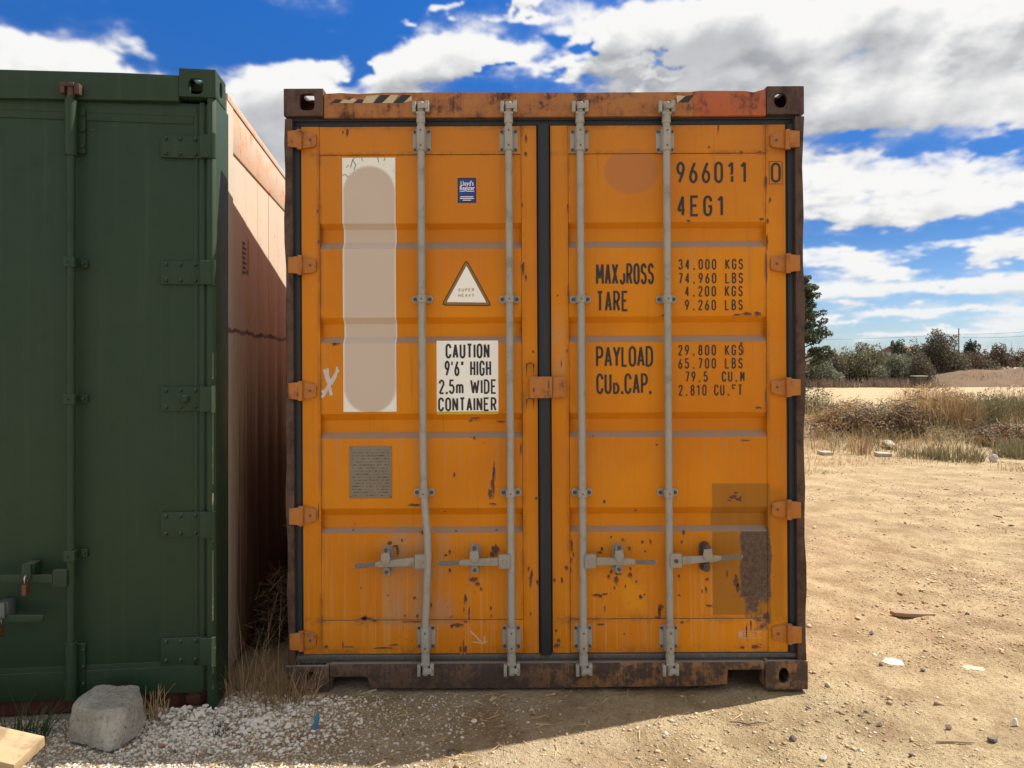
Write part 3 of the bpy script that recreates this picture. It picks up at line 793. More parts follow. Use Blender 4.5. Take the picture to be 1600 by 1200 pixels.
M_RODH = weathered('grimy_handle_steel', (.30, .275, .235), rust_t=.60, rust=(.10, .06, .04), dust=(.32, .28, .23), streak=.3, rough=.6, dirt=.6, soft=.08)
M_GRIP = simple('worn_dark_grip', (.15, .135, .12), .7, .4, 60, .2)
def handle(pxh, pyh, pxend, pyend, pxk, pyk, d, dark_keeper=False, m=None, frame=L, yr=YR, sc=1.0):
    """hub plate at the rod, flat lever, keeper with swing catch"""
    m = m or M_RODH
    s = 1 if pxend > pxh else -1
    xh, zh = frame(pxh, pyh, yr - .02); xe, ze = frame(pxend, pyend, yr - .02); xk, zk = frame(pxk, pyk, .0)
    yl = yr - .022
    hub = MB().box(xh - .028, xh + .028, yl - .006, yl + .030, zh - .033, zh + .033)
    o = hub.build('handle_hub', m, d, bevel=.006)
    MB().disc(xh, zh, yl - .0062, .010, 10, .005).build('rivet', M_BOLT if dark_keeper else m, o)
    Lh = xe - xh
    w0, w1, w2 = .020, .015, .010
    pl = [(xh + s * .029, zh + w0), (xh + Lh * .45, zh + (ze - zh) * .45 + w0 * .8), (xh + Lh * .60, zh + (ze - zh) * .60 + w1), (xh + Lh * .66, zh + (ze - zh) * .66 + w2),
          (xe - s * .008, ze + w2), (xe, ze + w2 * .5), (xe, ze - w2 * .5), (xe - s * .008, ze - w2), (xh + Lh * .66, zh + (ze - zh) * .66 - w2), (xh + Lh * .60, zh + (ze - zh) * .60 - w1), (xh + Lh * .45, zh + (ze - zh) * .45 - w0 * .8), (xh + s * .029, zh - w0)]
    MB().prism(pl, yl - .002, yl + .008).build('handle', m, d, bevel=.0035)
    gx0 = xh + Lh * .68; gz0 = zh + (ze - zh) * .68
    MB().prism([(gx0, gz0 + w2 * 1.15), (xe - s * .010, ze + w2 * 1.15), (xe - s * .002, ze), (xe - s * .010, ze - w2 * 1.15), (gx0, gz0 - w2 * 1.15)], yl - .0045, yl - .0022).build('handle_grip', M_GRIP, d, bevel=.001)
    # keeper: stadium back plate, two lobes and a catch
    yb = DF - .0003
    def stad(cx, cz, rx, hz, n=8):
        return [(cx + rx * math.cos(R(a)), cz + hz + rx * math.sin(R(a))) for a in np.linspace(0, 180, n)] + [(cx + rx * math.cos(R(a)), cz - hz + rx * math.sin(R(a))) for a in np.linspace(180, 360, n)]
    k = MB(); k.prism(stad(xk, zk, .026, .046), yb - .008, yb)
    k.prism(stad(xk, zk + .040, .016, .012), yl - .006, yb - .0082)
    k.prism(stad(xk, zk - .044, .016, .006), yl + .010, yb - .0082)
    ko = k.build('handle_keeper', M_BOLT if dark_keeper else m, d, bevel=.003)
    c = MB(); c.prism([(xk - .020, zk + .048), (xk + .016, zk + .052), (xk + .022, zk + .020), (xk + .012, zk - .004), (xk - .008, zk - .004), (xk - .024, zk + .018)], yl - .014, yl - .0065)
    c.build('handle_catch', m, ko, bevel=.002)
    b2 = MB(); b2.disc(xk, zk + .062, yl - .0062, .010, 10, .006); b2.disc(xk, zk - .046, yl + .0098, .009, 10, .006)
    b2.build('bolt', M_BOLT, ko)
handle(657, 877.5, 553, 884, 605, 877, dl)
handle(788, 877.5, 684, 880, 742, 874, dl)
handle(922, 877, 1026, 878, 966, 873, dr)
handle(1056, 876, 1161, 870, 1103, 871, dr, True)

# ---- customs lock plate across the centre seal
x0, z1 = L(826, 588.5, 0); x1, z0 = L(885, 622, 0)
xm = L(863, 600, 0)[0]
lk = MB().box(x0 + .004, xm, -.004, .010, z0, z1).build('lock_plate', M_HINGE, dl, bevel=.004)
MB().box(xm + .001, x1, .006, .0315, z0 + .002, z1 - .002).build('lock_plate', M_HINGE, dr, bevel=.004)
lp = MB()
for (yt, yb2) in ((567, 588), (622, 641)):
    a, za = L(823, yt, .01); b, zb = L(834, yb2, .01)
    pts = [(a, .016, zb), (a, .016, za - .006), ((a + b) / 2, .016, za), (b, .016, za - .006), (b, .016, zb)]
    lp.tube(pts, .0045, 6)
lp.build('lock_staple', M_STREAK if False else M_POST, dl)
MB().box(x0 + .02, x0 + .028, -.0046, -.0042, z0 + .03, z0 + .05).build('rust_mark', M_RUST, lk, smooth=0)
xx, zz = L(857, 603, 0)
MB().add([(xx - .004, -.0048, zz - .012), (xx + .004, -.0048, zz - .012), (xx + .003, -.0048, zz + .022), (xx, -.0048, zz + .030)], [(0, 1, 2, 3)]).build('rust_mark', M_RUST, lk, smooth=0)

# ---- stickers and lettering
def sticker_mat():
    m, q, b = mat("white_panel_with_blur"); co = objco(q); x, y, z = q.sep(co)
    c0, z1 = L(577.5, 300); _, z0 = L(577.5, 605)
    cxx = LX(577.5, 450)
    # pale brown capsule standing in for the blurred-out text of the panel
    zc = q.m('MINIMUM', q.m('MAXIMUM', z, z0), z1)
    dd = q.vm('LENGTH', q.vm('SUBTRACT', q.comb(x, z, 0.0), q.comb(cxx, zc, 0.0)))
    f = q.step(dd, .134, .116)
    n = q.noise(co, 3, 4, .5); n2 = q.noise(co, 40, 4, .6)
    blur_tone = q.mix(q.step(z, 1.2, 2.6), (.57, .45, .38), (.53, .43, .37))
    c = q.mix(f, q.mix(n2, (.76, .75, .70), (.86, .85, .79)), q.mix(n, blur_tone, (.56, .47, .38)))
    cr = q.voro(co, 26, 'DISTANCE_TO_EDGE')
    c = q.mix(q.m('MULTIPLY', q.m('MULTIPLY', q.step(cr, .012, .002), q.step(q.noise(co, 7, 2), .52, .6)), q.m('SUBTRACT', 1.0, f)), c, (.1, .1, .1))
    finish(q, b, c, .55, n, .05, .002)
    return m
def sheet(x0, x1, zhi, zlo, off, m, parent, name, wob=0.0):
    pr = profile(zhi, zlo, off); mb = MB(); V = []
    for i, (z, y) in enumerate(pr):
        V += [(x0, y, z), (x1, y, z)]
    return mb.add(V, [(2 * i, 2 * i + 1, 2 * i + 3, 2 * i + 2) for i in range(len(pr) - 1)]).build(name, m, parent, smooth=0)
o = sheet(LX(535.5, 400), LX(618.5, 400), LZ(245), LZ(642), .0016, sticker_mat(), dl, 'sign_panel'); o['label'] = 'tall white panel with its text blurred to pale brown'
cr_ = MB()
for pts_ in ([(548, 262), (551, 250), (554, 247)], [(551, 250), (556, 258), (553, 266)], [(535.5, 274), (540, 273), (544, 277)], [(565, 247), (567, 252)], [(590, 246), (592, 254)], [(602, 246), (600, 252)], [(545, 258), (541, 262)]):
    ribbon(cr_, [L(a, b, DF) for a, b in pts_], .0028, DF - .0030, lambda a: a, lambda b: b)
o = cr_.build('panel_crack', M_BOLT, dl, smooth=0); o['kind'] = 'stuff'
# caution sign
def flat(px0, px1, py0, py1, m, parent, name, off=.0012, d=DF, label=None):
    x0, z1 = L(px0, py0, d); x1, z0 = L(px1, py1, d)
    o = MB().add([(x0, d - off, z0), (x1, d - off, z0), (x1, d - off, z1), (x0, d - off, z1)], [(0, 1, 2, 3)]).build(name, m, parent, smooth=0)
    if label: o['label'] = label
    return o
flat(682, 779, 532.5, 643, M_WHITE, dl, 'caution_sign', label='white caution sign with black capitals')
M_YEDGE = simple("yellow_sign_edge", (.55, .38, .02), .5, .1, 20, .03)
flat(682.3, 778.7, 643.2, 647, M_YEDGE, dl, 'caution_sign', label='yellow lower edge of the caution sign')
T = .0032
lettering("CAUTION", 696, 765, 537, 560, 3.3, M_BLACK, dl, gap=.18, d=DF - .0005)
lettering("9'6\" HIGH", 694.5, 767.5, 563.5, 587.5, 3.1, M_BLACK, dl, gap=.2, d=DF - .0005)
lettering("2.5m WIDE", 685.5, 776, 593, 615.5, 3.0, M_BLACK, dl, gap=.2, d=DF - .0005)
lettering("CONTAINER", 684.5, 776, 621, 642.4, 3.1, M_BLACK, dl, gap=.18, d=DF - .0005)
# number and weights
lettering("9660i1", 1056.5, 1180, 252.8, 286, 3.9, M_BLACK, dr, pitch=19.8, gw=13.8)
lettering("0", 1204.2, 1220, 254, 285.5, 3.6, M_BLACK, dr, d=DF - .0026)
bx = MB()
xa, za = L(1201, 252, DF); xb, zb = L(1222.5, 288, DF)
for (a, b, c, e) in ((xa, xa + .003, zb, za), (xb - .003, xb, zb, za), (xa + .003, xb - .003, za - .003, za), (xa + .003, xb - .003, zb, zb + .003)):
    bx.add([(a, DF - .0040, c), (b, DF - .0040, c), (b, DF - .0040, e), (a, DF - .0040, e)], [(0, 1, 2, 3)])
bx.build('number_frame', M_STREAK, dr, smooth=0)
lettering("4EG1", 1057.5, 1140, 305.5, 338, 4.0, M_BLACK, dr, pitch=20.6, gw=14.2)
lettering("MAXgROSS", 931, 1022, 411.5, 444.5, 3.6, M_BLACK, dr, gap=.12)
lettering("TARE", 932, 982, 454.5, 486.5, 3.6, M_BLACK, dr, gap=.18)
lettering("PAYLOAD", 931, 1020.5, 541, 573, 3.6, M_BLACK, dr, gap=.10)
lettering("CUb.CAP.", 931.5, 1018, 583.5, 615.5, 3.6, M_BLACK, dr, gap=.14)
for (t, x, y) in (("34.000 KGS", 1060, 404.8), ("74.960 LBS", 1060, 426.5), (" 4.200 KGS", 1059.5, 447), (" 9.260 LBS", 1059.5, 468.5), ("29.800 KGS", 1059.5, 539), ("65.700 LBS", 1059.5, 559.7)):
    lettering(t, x, x + 100, y, y + 16.2, 2.1, M_BLACK, dr, pitch=10.45, gw=6.9)
lettering(" 79.5  CU.M", 1061, 1161, 580.5, 596.5, 2.1, M_BLACK, dr, pitch=9.55, gw=6.8)
lettering("2.810 CU.fT", 1060, 1160, 601, 618, 2.1, M_BLACK, dr, pitch=9.3, gw=6.8)
# triangle warning sticker
tri = lambda cx, cy, k: [(cx + (729 - cx) * 0, cy)]
def tri_pts(s, r=5):
    A = Vector((728.8, 404.5)); B = Vector((769, 478.5)); C = Vector((689, 477.5)); cen = Vector((729, 453))
    P = [cen + (p - cen) * s for p in (A, B, C)]; out = []
    for i in range(3):
        p, a, b = P[i], P[i - 1], P[(i + 1) % 3]
        out.append(p + (a - p).normalized() * r); 
        mid = (p + (a - p).normalized() * r + p + (b - p).normalized() * r) / 2; out.append(mid + (p - mid) * .55); out.append(p + (b - p).normalized() * r)
    return [(v.x, v.y) for v in out]
M_OCHRE = simple("worn_ochre_border", (.24, .13, .03), .6, .5, 30, .05)
M_DARKB = simple("dark_border_line", (.035, .022, .015), .6, .3, 30, .05)
def tri_film(s, m, off, r, name, label=None):
    P = [L(a, b, DF) for a, b in tri_pts(s, r)]
    o = MB().add([(x, DF - off, z) for x, z in P], [tuple(range(len(P)))]).build(name, m, dl, smooth=0)
    if label: o['label'] = label
tri_film(1.0, M_DARKB, .0008, 7, 'warning_triangle'); tri_film(.94, M_OCHRE, .0014, 6, 'warning_triangle'); tri_film(.775, M_WHITE, .0020, 1.5, 'warning_triangle', 'white triangle reading SUPER HEAVY')
M_GOLD = simple("faded_gold_print", (.38, .30, .14), .6, .15, 20, .02)
lettering("SUPER", 716, 741, 450.5, 455.5, 1.0, M_GOLD, dl, d=DF - .0009, gap=.4)
lettering("HEAVY", 716, 741, 459, 464, 1.0, M_GOLD, dl, d=DF - .0009, gap=.4)
# blue label
M_BLUE = simple("blue_label_film", (.012, .035, .26), .4, .15, 10, .02)
M_NAVY = simple("navy_label_border", (.012, .015, .06), .4, .1, 10, .02)
flat(715, 744, 278, 317, M_NAVY, dl, 'register_label', .0008); flat(717, 742, 280.5, 314.5, M_BLUE, dl, 'register_label', .0014, label='small blue label reading Lloyds Register')
def font_text(s, px, py, hpx, m, parent, d, wpx=None):
    cu = bpy.data.curves.new('lettering', 'FONT'); cu.body = s; cu.align_x = 'CENTER'; cu.size = 1; cu.resolution_u = 2; cu.offset = .012
    o = bpy.data.objects.new('lettering', cu); COL.objects.link(o); bpy.context.view_layer.update()
    me = bpy.data.meshes.new_from_object(o.evaluated_get(bpy.context.evaluated_depsgraph_get())); bpy.data.objects.remove(o)
    x, z = L(px, py, d); sc = hpx / 323 / .72; wx = sc
    if wpx: 
        xs = [v.co.x for v in me.vertices]; wx = wpx / 323 / (max(xs) - min(xs))
    for v in me.vertices: v.co = Vector((x + v.co.x * wx, d, z + v.co.y * sc))
    me.materials.clear(); me.materials.append(m); me.name = 'lettering'
    return link(bpy.data.objects.new('lettering', me), parent)
font_text("Lloyd's", 729.8, 290, 7.5, M_WHITE, dl, DF - .0020, 20)
font_text("Register", 729.8, 297, 7, M_WHITE, dl, DF - .0020, 23)
flat(718.5, 741, 298.6, 299.4, M_WHITE, dl, 'label_line', .0020)
for yy, w in ((307, 20), (309.6, 22), (312.4, 13)):
    flat(729.5 - w / 2, 729.5 + w / 2, yy, yy + 1.0, M_WHITE, dl, 'label_line', .0020)
# identity plate
def plate_mat():
    m, q, b = mat("stamped_id_plate"); co = objco(q); x, y, z = q.sep(co)
    rows = q.m('SINE', q.m('MULTIPLY', z, 2 * math.pi / .0148))
    n = q.noise(q.comb(q.m('MULTIPLY', x, 90.0), 0.0, q.m('MULTIPLY', q.m('FLOOR', q.m('DIVIDE', z, .0148)), 7.31)), 1.0, 3, .7)
    n2 = q.noise(co, 14, 5, .6)
    txt = q.m('MULTIPLY', q.step(rows, .1, .6), q.step(n, .44, .58))
    inside = q.box(x, z, LX(550, 740), LX(609, 740), LZ(774), LZ(701), .002)
    c = q.mix(n2, (.17, .14, .10), (.26, .21, .16))
    c = q.mix(q.m('MULTIPLY', q.m('MULTIPLY', txt, inside), .8), c, (.045, .035, .028))
    finish(q, b, c, .5, n2, .1, .002, metal=.15)
    return m
x0, z1 = L(546, 697.5); x1, z0 = L(612.5, 778)
pl = MB().box(x0, x1, DF - .004, DF, z0, z1).build('identity_plate', plate_mat(), dl, bevel=.001); pl['label'] = 'grey metal identity plate with stamped rows'
b2 = MB()
for px, py in ((547.8, 699.5), (610.8, 699.5), (547.8, 776), (610.8, 776), (579.5, 727.5), (578.7, 748.5)):
    a, b_ = L(px, py); b2.disc(a, b_, DF - .0042, .003, 6, .002)
b2.build('rivet', M_BOLT, pl)
# sprayed marks
def stroke_px(pts, w, m, parent, name, mb=None, off=.0014):
    mb2 = MB() if mb is None else mb
    P = [L(a, b, DF) for a, b in pts]
    ribbon(mb2, P, w / 323, DF - off, lambda a: a, lambda b: b)
    return mb2
mb = stroke_px([(503, 621), (507, 616), (512, 606), (521, 590), (529, 577)], 4.6, None, None, '')
stroke_px([(507, 577), (510, 588), (514, 600), (518, 618)], 5.2, None, None, '', mb, .0018)
stroke_px([(512, 575), (513, 588), (519, 600), (525, 588), (527, 573)], 3.6, None, None, '', mb, .0022)
stroke_px([(503, 613), (509, 610), (516, 600)], 5, None, None, '', mb, .0026)
mb.build('spray_mark', M_SPRAY, dl, smooth=0)['label'] = 'white sprayed cross mark'
M_FAINT = simple("faint_pale_scrawl", (.55, .34, .18), .7, .2, 40, .05)
mb = stroke_px([(735, 986), (744, 994), (754, 1006)], 3, None, None, '', None, .0034); stroke_px([(739, 1003), (754, 1004), (762, 1002)], 2.4, None, None, '', mb, .0038); stroke_px([(757, 993), (757, 1006)], 3, None, None, '', mb, .0042)
mb.build('spray_mark', M_FAINT, dl, smooth=0)['label'] = 'faint pale arrow scrawl'
mb = MB()
for a, b, c, e in ((1153, 1190, 985, 986), (1153, 1190, 996, 997), (1153, 1160, 987, 995.5), (1162, 1163, 987, 995.5), (1164, 1180, 989, 990), (1166, 1178, 992, 993), (1182, 1188, 987, 988.5), (1183, 1184, 989, 995)):
    x0, z1 = L(a, c); x1, z0 = L(b, e); mb.add([(x0, DF - .0034, z0), (x1, DF - .0034, z0), (x1, DF - .0034, z1), (x0, DF - .0034, z1)], [(0, 1, 2, 3)])
mb.build('maker_stencil', M_FAINT, dr, smooth=0)

# ---- paint chips and scratches measured on the doors (px, py, width, height)
CH = [(536, 207, 4, 7), (543, 207, 5, 13), (822, 215, 4, 14), (821, 240, 5, 10), (817, 418, 6, 20), (822, 433, 4, 10), (671, 356, 4, 4), (833, 549, 5, 5),
      (742, 652, 20, 7), (736, 655, 8, 9), (783, 659, 14, 4), (741, 684, 4, 7), (526, 537, 14, 3), (522, 538, 6, 5), (772, 735, 4, 30), (770, 755, 6, 34), (766, 770, 9, 16), (710, 742, 5, 9), (771, 787, 14, 4),
      (647, 789, 22, 5), (609, 848, 8, 8), (618, 853, 12, 4), (621, 860, 6, 16), (628, 844, 5, 4), (775, 858, 14, 18), (769, 866, 8, 10), (660, 832, 6, 6), (697, 867, 5, 5), (703, 862, 4, 7), (703, 890, 4, 10),
      (740, 905, 15, 9), (747, 912, 9, 5), (752, 920, 6, 6), (727, 935, 7, 14), (725, 952, 3, 10), (733, 955, 3, 20), (648, 934, 6, 6), (674, 945, 4, 8), (652, 962, 5, 5), (633, 961, 3, 5), (573, 967, 20, 6), (569, 965, 9, 9), (585, 969, 8, 5),
      (715, 976, 24, 6), (706, 978, 6, 6), (728, 971, 8, 4), (600, 1012, 36, 3), (616, 1007, 18, 3), (724, 1008, 3, 22), (720, 1014, 5, 12), (727, 1013, 6, 12), (645, 971, 40, 2), (829, 958, 3, 6), (826, 888, 4, 8), (831, 896, 4, 16), (829, 905, 4, 20), (840, 910, 4, 9),
      (552, 828, 3, 4), (776, 829, 5, 4), (713, 830, 5, 4), (564, 918, 3, 3), (606, 930, 3, 3), (756, 873, 5, 5), (733, 965, 3, 4), (767, 950, 3, 7), (768, 962, 3, 5), (536, 1006, 3, 14), (545, 1010, 12, 2), (510, 1010, 6, 6), (550, 1010, 4, 3),
      (1137, 386, 24, 3), (1152, 387, 10, 3), (1190, 342, 8, 5), (1076, 345, 8, 4), (1158, 238, 8, 5), (1186, 238, 8, 4), (1107, 230, 4, 5), (1122, 200, 3, 14), (1152, 492, 14, 4), (1168, 490, 16, 5), (1184, 490, 12, 8), (1167, 530, 16, 3), (1181, 529, 20, 3), (1158, 537, 4, 10), (1161, 546, 3, 12),
      (1184, 637, 12, 4), (1037, 493, 8, 4), (1165, 688, 16, 2), (1026, 695, 5, 4), (926, 682, 3, 5), (954, 681, 4, 3), (871, 462, 3, 4), (886, 548, 3, 4), (877, 568, 2, 12), (944, 783, 6, 6), (993, 797, 6, 4),
      (973, 843, 4, 5), (983, 856, 5, 6), (1004, 846, 4, 6), (1008, 861, 4, 4), (1016, 846, 3, 8), (955, 839, 4, 4), (941, 858, 6, 8), (937, 863, 9, 4), (935, 871, 5, 4), (893, 850, 4, 22), (889, 875, 10, 14), (885, 886, 6, 8), (891, 892, 4, 14), (878, 905, 5, 10), (866, 906, 5, 7), (896, 866, 3, 9),
      (955, 893, 8, 8), (966, 896, 12, 6), (963, 906, 6, 16), (985, 897, 8, 8), (951, 900, 5, 6), (960, 918, 3, 6), (985, 888, 4, 6), (945, 928, 12, 4), (932, 929, 16, 4), (915 + 24, 931, 7, 7), (1001, 932, 6, 7), (1007, 929, 4, 4), (994, 908, 4, 5), (945, 950, 3, 10), (977, 916, 3, 6),
      (1068, 832, 5, 9), (1065, 847, 4, 4), (1061, 900, 4, 6), (1061, 930, 4, 4), (1105, 905, 8, 5), (1103, 920, 4, 10), (1097, 923, 3, 6), (1107, 946, 16, 4), (1032, 948, 9, 12), (1030, 957, 6, 16), (1027, 965, 12, 4), (1145, 777, 16, 8), (1155, 780, 10, 10), (1140, 782, 8, 4), (1150, 770, 8, 5), (1136, 897, 3, 14), (1150, 908, 10, 22), (1153, 918, 6, 18),
      (950, 967, 50, 2), (975, 968, 22, 3), (940, 975, 18, 3), (1085, 967, 30, 2), (1065, 972, 7, 4), (1127, 967, 9, 4), (1148, 968, 14, 3), (1160, 1011, 9, 5), (1180, 1010, 14, 7), (1173, 975, 3, 20), (1166, 985, 3, 24), (870, 1008, 12, 8), (873, 1000, 8, 6), (869, 985, 4, 6), (903, 996, 3, 8), (975, 990, 4, 3),
      (1199, 345, 4, 10), (1198, 375, 4, 20), (1197, 620, 2, 30), (1197, 415, 2, 50), (1196, 285, 5, 26), (1203, 312, 4, 8), (887, 325, 3, 14), (888, 460, 2, 40), (498, 800, 2, 30), (497, 330, 3, 8), (498, 378, 3, 8), (816, 320, 3, 8), (893, 770, 4, 4), (838, 778, 6, 5), (814, 700, 3, 18)]
def chips(items, parent, name, lo, hi):
    V = []; F = []; mb = MB(); hb = MB()
    for (px, py, w, h) in items:
        if not (lo <= px < hi): continue
        n = 9; d = surf(py); big_stile = (px < 500 or 814 < px < 889 or px > 1195 or py < 240 or py > 968)
        d = DF if big_stile else d
        off = .0034 if big_stile else .0009
        x, z = L(px, py, d); ph = random.random() * 6; P = []
        k = 1 if w * h < 80 else 2
        for i in range(n * k):
            t = 2 * math.pi * i / (n * k) ; rr = .45 + .65 * random.random()
            P.append((x + math.cos(t) * w / 646 * rr, d - off, z + math.sin(t) * h / 646 * rr))
        mb.add([(x, d - off, z)] + P, [(0, i + 1, (i + 1) % (n * k) + 1) for i in range(n * k)])
        P2 = [(x + (p[0] - x) * 1.25 + random.uniform(-.003, .003), d - off + .0003, z + (p[2] - z) * 1.3 - h / 646 * .25 + random.uniform(-.004, .002)) for p in P]
        hb.add([(x, d - off + .0003, z)] + P2, [(0, i + 1, (i + 1) % (n * k) + 1) for i in range(n * k)])
        for s in range(random.randint(0, 3)):     # satellites
            dx, dz = random.uniform(-1, 1) * (w + 3) / 323 * .8, random.uniform(-1, .6) * (h + 3) / 323 * .8
            r = random.uniform(.001, .0022)
            if not big_stile and surf(py) == DF:
                mb.add([(x + dx + r * math.cos(a) * random.uniform(.7, 1.2), d - off, z + dz + r * math.sin(a) * random.uniform(.8, 1.8)) for a in (0, 1.1, 2.2, 3.3, 4.3, 5.3)], [(0, 1, 2, 3, 4, 5)])
    o = hb.build('rust_stains', M_HALO, parent, smooth=0); o['kind'] = 'stuff'
    o = mb.build(name, M_RUST, parent, smooth=0); o['kind'] = 'stuff'; return o
chips(CH, dl, 'paint_chips', 0, 850); chips(CH, dr, 'paint_chips', 850, 2000)

# ================================================================== GREEN CONTAINER
def green_paint():
    m, q, b = mat("olive_green_paint"); co = objco(q); x, y, z = q.sep(co)
    big = q.noise(co, 1.2, 4, .55); med = q.noise(co, 10, 6, .6); fin = q.noise(co, 60, 4, .6)
    st = q.noise(q.comb(q.m('MULTIPLY', x, 30.0), q.m('MULTIPLY', y, 30.0), q.m('MULTIPLY', z, .7)), 1.0, 5, .6)
    c = q.mix(big, (.0135, .037, .021), (.0225, .044, .0195))
    c = q.mix(q.m('MULTIPLY', q.step(st, .50, .76), .5), c, (.040, .060, .032))
    c = q.mix(q.m('MULTIPLY', q.step(med, .56, .75), .3), c, (.016, .028, .018))
    chip = q.step(q.m('ADD', q.m('MULTIPLY', med, .5), q.m('MULTIPLY', fin, .5)), .665, .69)
    c = q.mix(q.m('MULTIPLY', chip, .7), c, (.13, .10, .07))
    ud = q.m('MULTIPLY', up_dust(q, .5, .8), q.m('ADD', .25, q.m('MULTIPLY', med, .5)))
    c = q.mix(ud, c, (.20, .19, .15))
    h = q.m('ADD', q.m('MULTIPLY', q.noise(co, 2.2, 3), 1.0), q.m('MULTIPLY', med, .06))
    finish(q, b, c, q.m('ADD', .40, q.m('MULTIPLY', med, .3)), h, .4, .012, spec=.3)
    return m
M_GREEN = green_paint()
M_EDGE = weathered("chipped_green_edge", (.07, .10, .06), rust_t=.56, rust=(.42, .36, .27), dark=(.3, .2, .14), dust=(.34, .33, .25), dirt=.2, streak=.3)
M_REDOX = weathered("red_oxide_rail", (.075, .018, .013), rust_t=.56, rust=(.035, .014, .010), dirt=.5, dustamt=.9)
grn = empty('shipping_container'); grn.matrix_world = GC
tag(grn, 'dark olive green shipping container with shut padlocked doors and rusty cream side', 'shipping container')
GT = 2.905; GW = -2.44; GL = 12.2
def gbox(px0, px1, py0, py1, y0, y1, name, m, parent, bevel=.004, label=None, d=None):
    d = y0 if d is None else d
    x0, z1 = G(px0, py0, d); x1, z0 = G(px1, py1, d)
    o = MB().box(x0, x1, y0, y1, z0, z1).build(name, m, parent, bevel=bevel)
    if label: o['label'] = label
    return o
# corner castings
def ghole(a, b, c, e):
    x0, z1 = G(a, c, 0); x1, z0 = G(b, e, 0); return ((x0 + x1) / 2, (z0 + z1) / 2, (x1 - x0) / 2, (z1 - z0) / 2)
cz0 = G(300, 151, 0)[1]
def gcasting(x0, x1, z0, z1, hole, m, top=True, slot=True):
    t = .02; dep = .178; mb = MB(); cx, cz, rx, rz = hole
    mb.holeplate(x0, x1, z0, z1, 0, t, cx, cz, rx, rz, .6)
    b = MB(); zz = (z1 - t, z1) if top else (z0, z0 + t)
    b.holeplate(x0, x1, t, dep, zz[0], zz[1], cx, .10, .034, .055, .6)
    mb.add([(v[0], v[2], v[1]) for v in b.v], b.f)
    ez = (z0, z1 - t) if top else (z0 + t, z1)
    s = MB(); s.holeplate(t, dep, ez[0], ez[1], x1 - t, x1, .095, (z0 + z1) / 2, .026, .036, .6)
    mb.add([(v[1], v[0], v[2]) for v in s.v], s.f)
    mb.box(x0, x0 + t, t, dep, *ez); mb.box(x0 + t, x1 - t, dep - t, dep, *ez)
    if top: mb.box(x0 + t, x1 - t, t, dep - t, z0, z0 + .01)
    return mb.build('corner_casting', m, grn, bevel=.006)
gcasting(G(279, 130, 0)[0], 0, cz0, GT, ghole(294, 317, 122, 147), M_GREEN)
gcasting(GW, GW + .162, cz0, GT, (GW + .08, GT - .06, .032, .04), M_GREEN)
gcasting(GW, GW + .162, 0, .118, (GW + .08, .06, .032, .04), M_GREEN, top=False)
# lower right casting sits behind the skirt, rust red and olive
x0g = G(277, 1110, .06)[0]; x1g = -.035
cc = MB(); cc.holeplate(x0g, x1g, .0, .072, .05, .07, G(303, 1112, .05)[0], .032, .030, .024, .9); cc.box(x0g, x1g, .0705, .20, 0, .05)
cc.build('corner_casting', M_REDOX, grn, bevel=.005)
for xa, xb in ((GW, GW + .162), (-.162, 0)):
    for za, zb in ((0, .118), (GT - .118, GT)):
        MB().box(xa, xb, GL - .178, GL, za, zb).build('corner_casting', M_GREEN, grn, bevel=.006)
# header
hz = G(150, 152, 0)[1]
xl = GW + .163; xr = G(279, 130, 0)[0] - .001
MB().prism([(xl, hz - .05), (xr, hz), (xr, GT - .030), (xr - .25, GT - .030), (xr - .8, GT - .040), (xl, GT - .06)], .006, .12).build('header', M_GREEN, grn, bevel=.006)
# right corner post with hinge tube and pale chipped edge
x322 = G(323.5, 600, .0)[0]
post = MB(); pz1g = cz0 - .002
post.prism_axis([(x322, .004), (-.016, .004), (-.002, .018), (-.002, .235), (-.05, .235), (-.05, .06), (x322, .06)], .0, pz1g, 'z')
post.build('corner_post', M_GREEN, grn, bevel=.002)
seg = [(.02, .10), (.14, .30), (.50, .86), (1.02, 1.48), (2.0, 2.05)]
ed = MB()
for a, b in ((.09, .11), (.16, .33), (.40, .72), (.76, .98), (1.02, 1.40), (1.5, 1.62)):
    ed.add([(-.0165, .0026, a), (-.0105, .0082, a), (-.0105, .0082, b), (-.0165, .0026, b)], [(0, 1, 2, 3)])
ed.build('bare_edge', M_EDGE, grn, smooth=0)
MB().box(GW, GW + .06, .004, .2, .12, cz0 - .002).build('corner_post', M_GREEN, grn, bevel=.006)
# doors
dzt = G(150, 155, .03)[1]; dzb = G(150, 1083, .03)[1]
xd1 = x322 - .006; xdm = GW / 2
gd = MB().box(xdm + .012, xd1, .035, .10, dzb, dzt).build('door', M_GREEN, grn, bevel=.006); gd['label'] = 'right door of the green container'
gd2 = MB().box(GW + .065, xdm - .012, .035, .10, dzb, dzt).build('door', M_GREEN, grn, bevel=.006)
MB().box(xdm - .011, xdm + .011, .03, .09, dzb, dzt).build('door_seal', M_GREEN, grn)
# top seal strip and side strip on the door
gbox(-400, 308, 155.5, 166, .029, .0348, 'seal_strip', M_GREEN, gd, .002, d=.03)
gbox(-400, 302, 168, 176.5, .031, .0349, 'seal_strip', M_GREEN, gd, .002, d=.03)
gbox(302.5, 309, 177, 1068, .030, .0348, 'seal_strip', M_GREEN, gd, .002, d=.03)
gbox(312, 320, 160, 1078, .028, .0349, 'seal_strip', M_GREEN, gd, .002, d=.03)
gbox(-400, 318, 1072.5, 1081, .026, .0348, 'seal_strip', M_GREEN, gd, .002, d=.03)
gbox(-400, 318, 1064, 1070, .030, .0349, 'seal_strip', M_GREEN, gd, .002, d=.03)
MB().box(GW + .163, x322 - .004, .05, .12, .0, dzb - .004).build('bottom_rail', M_REDOX, grn)
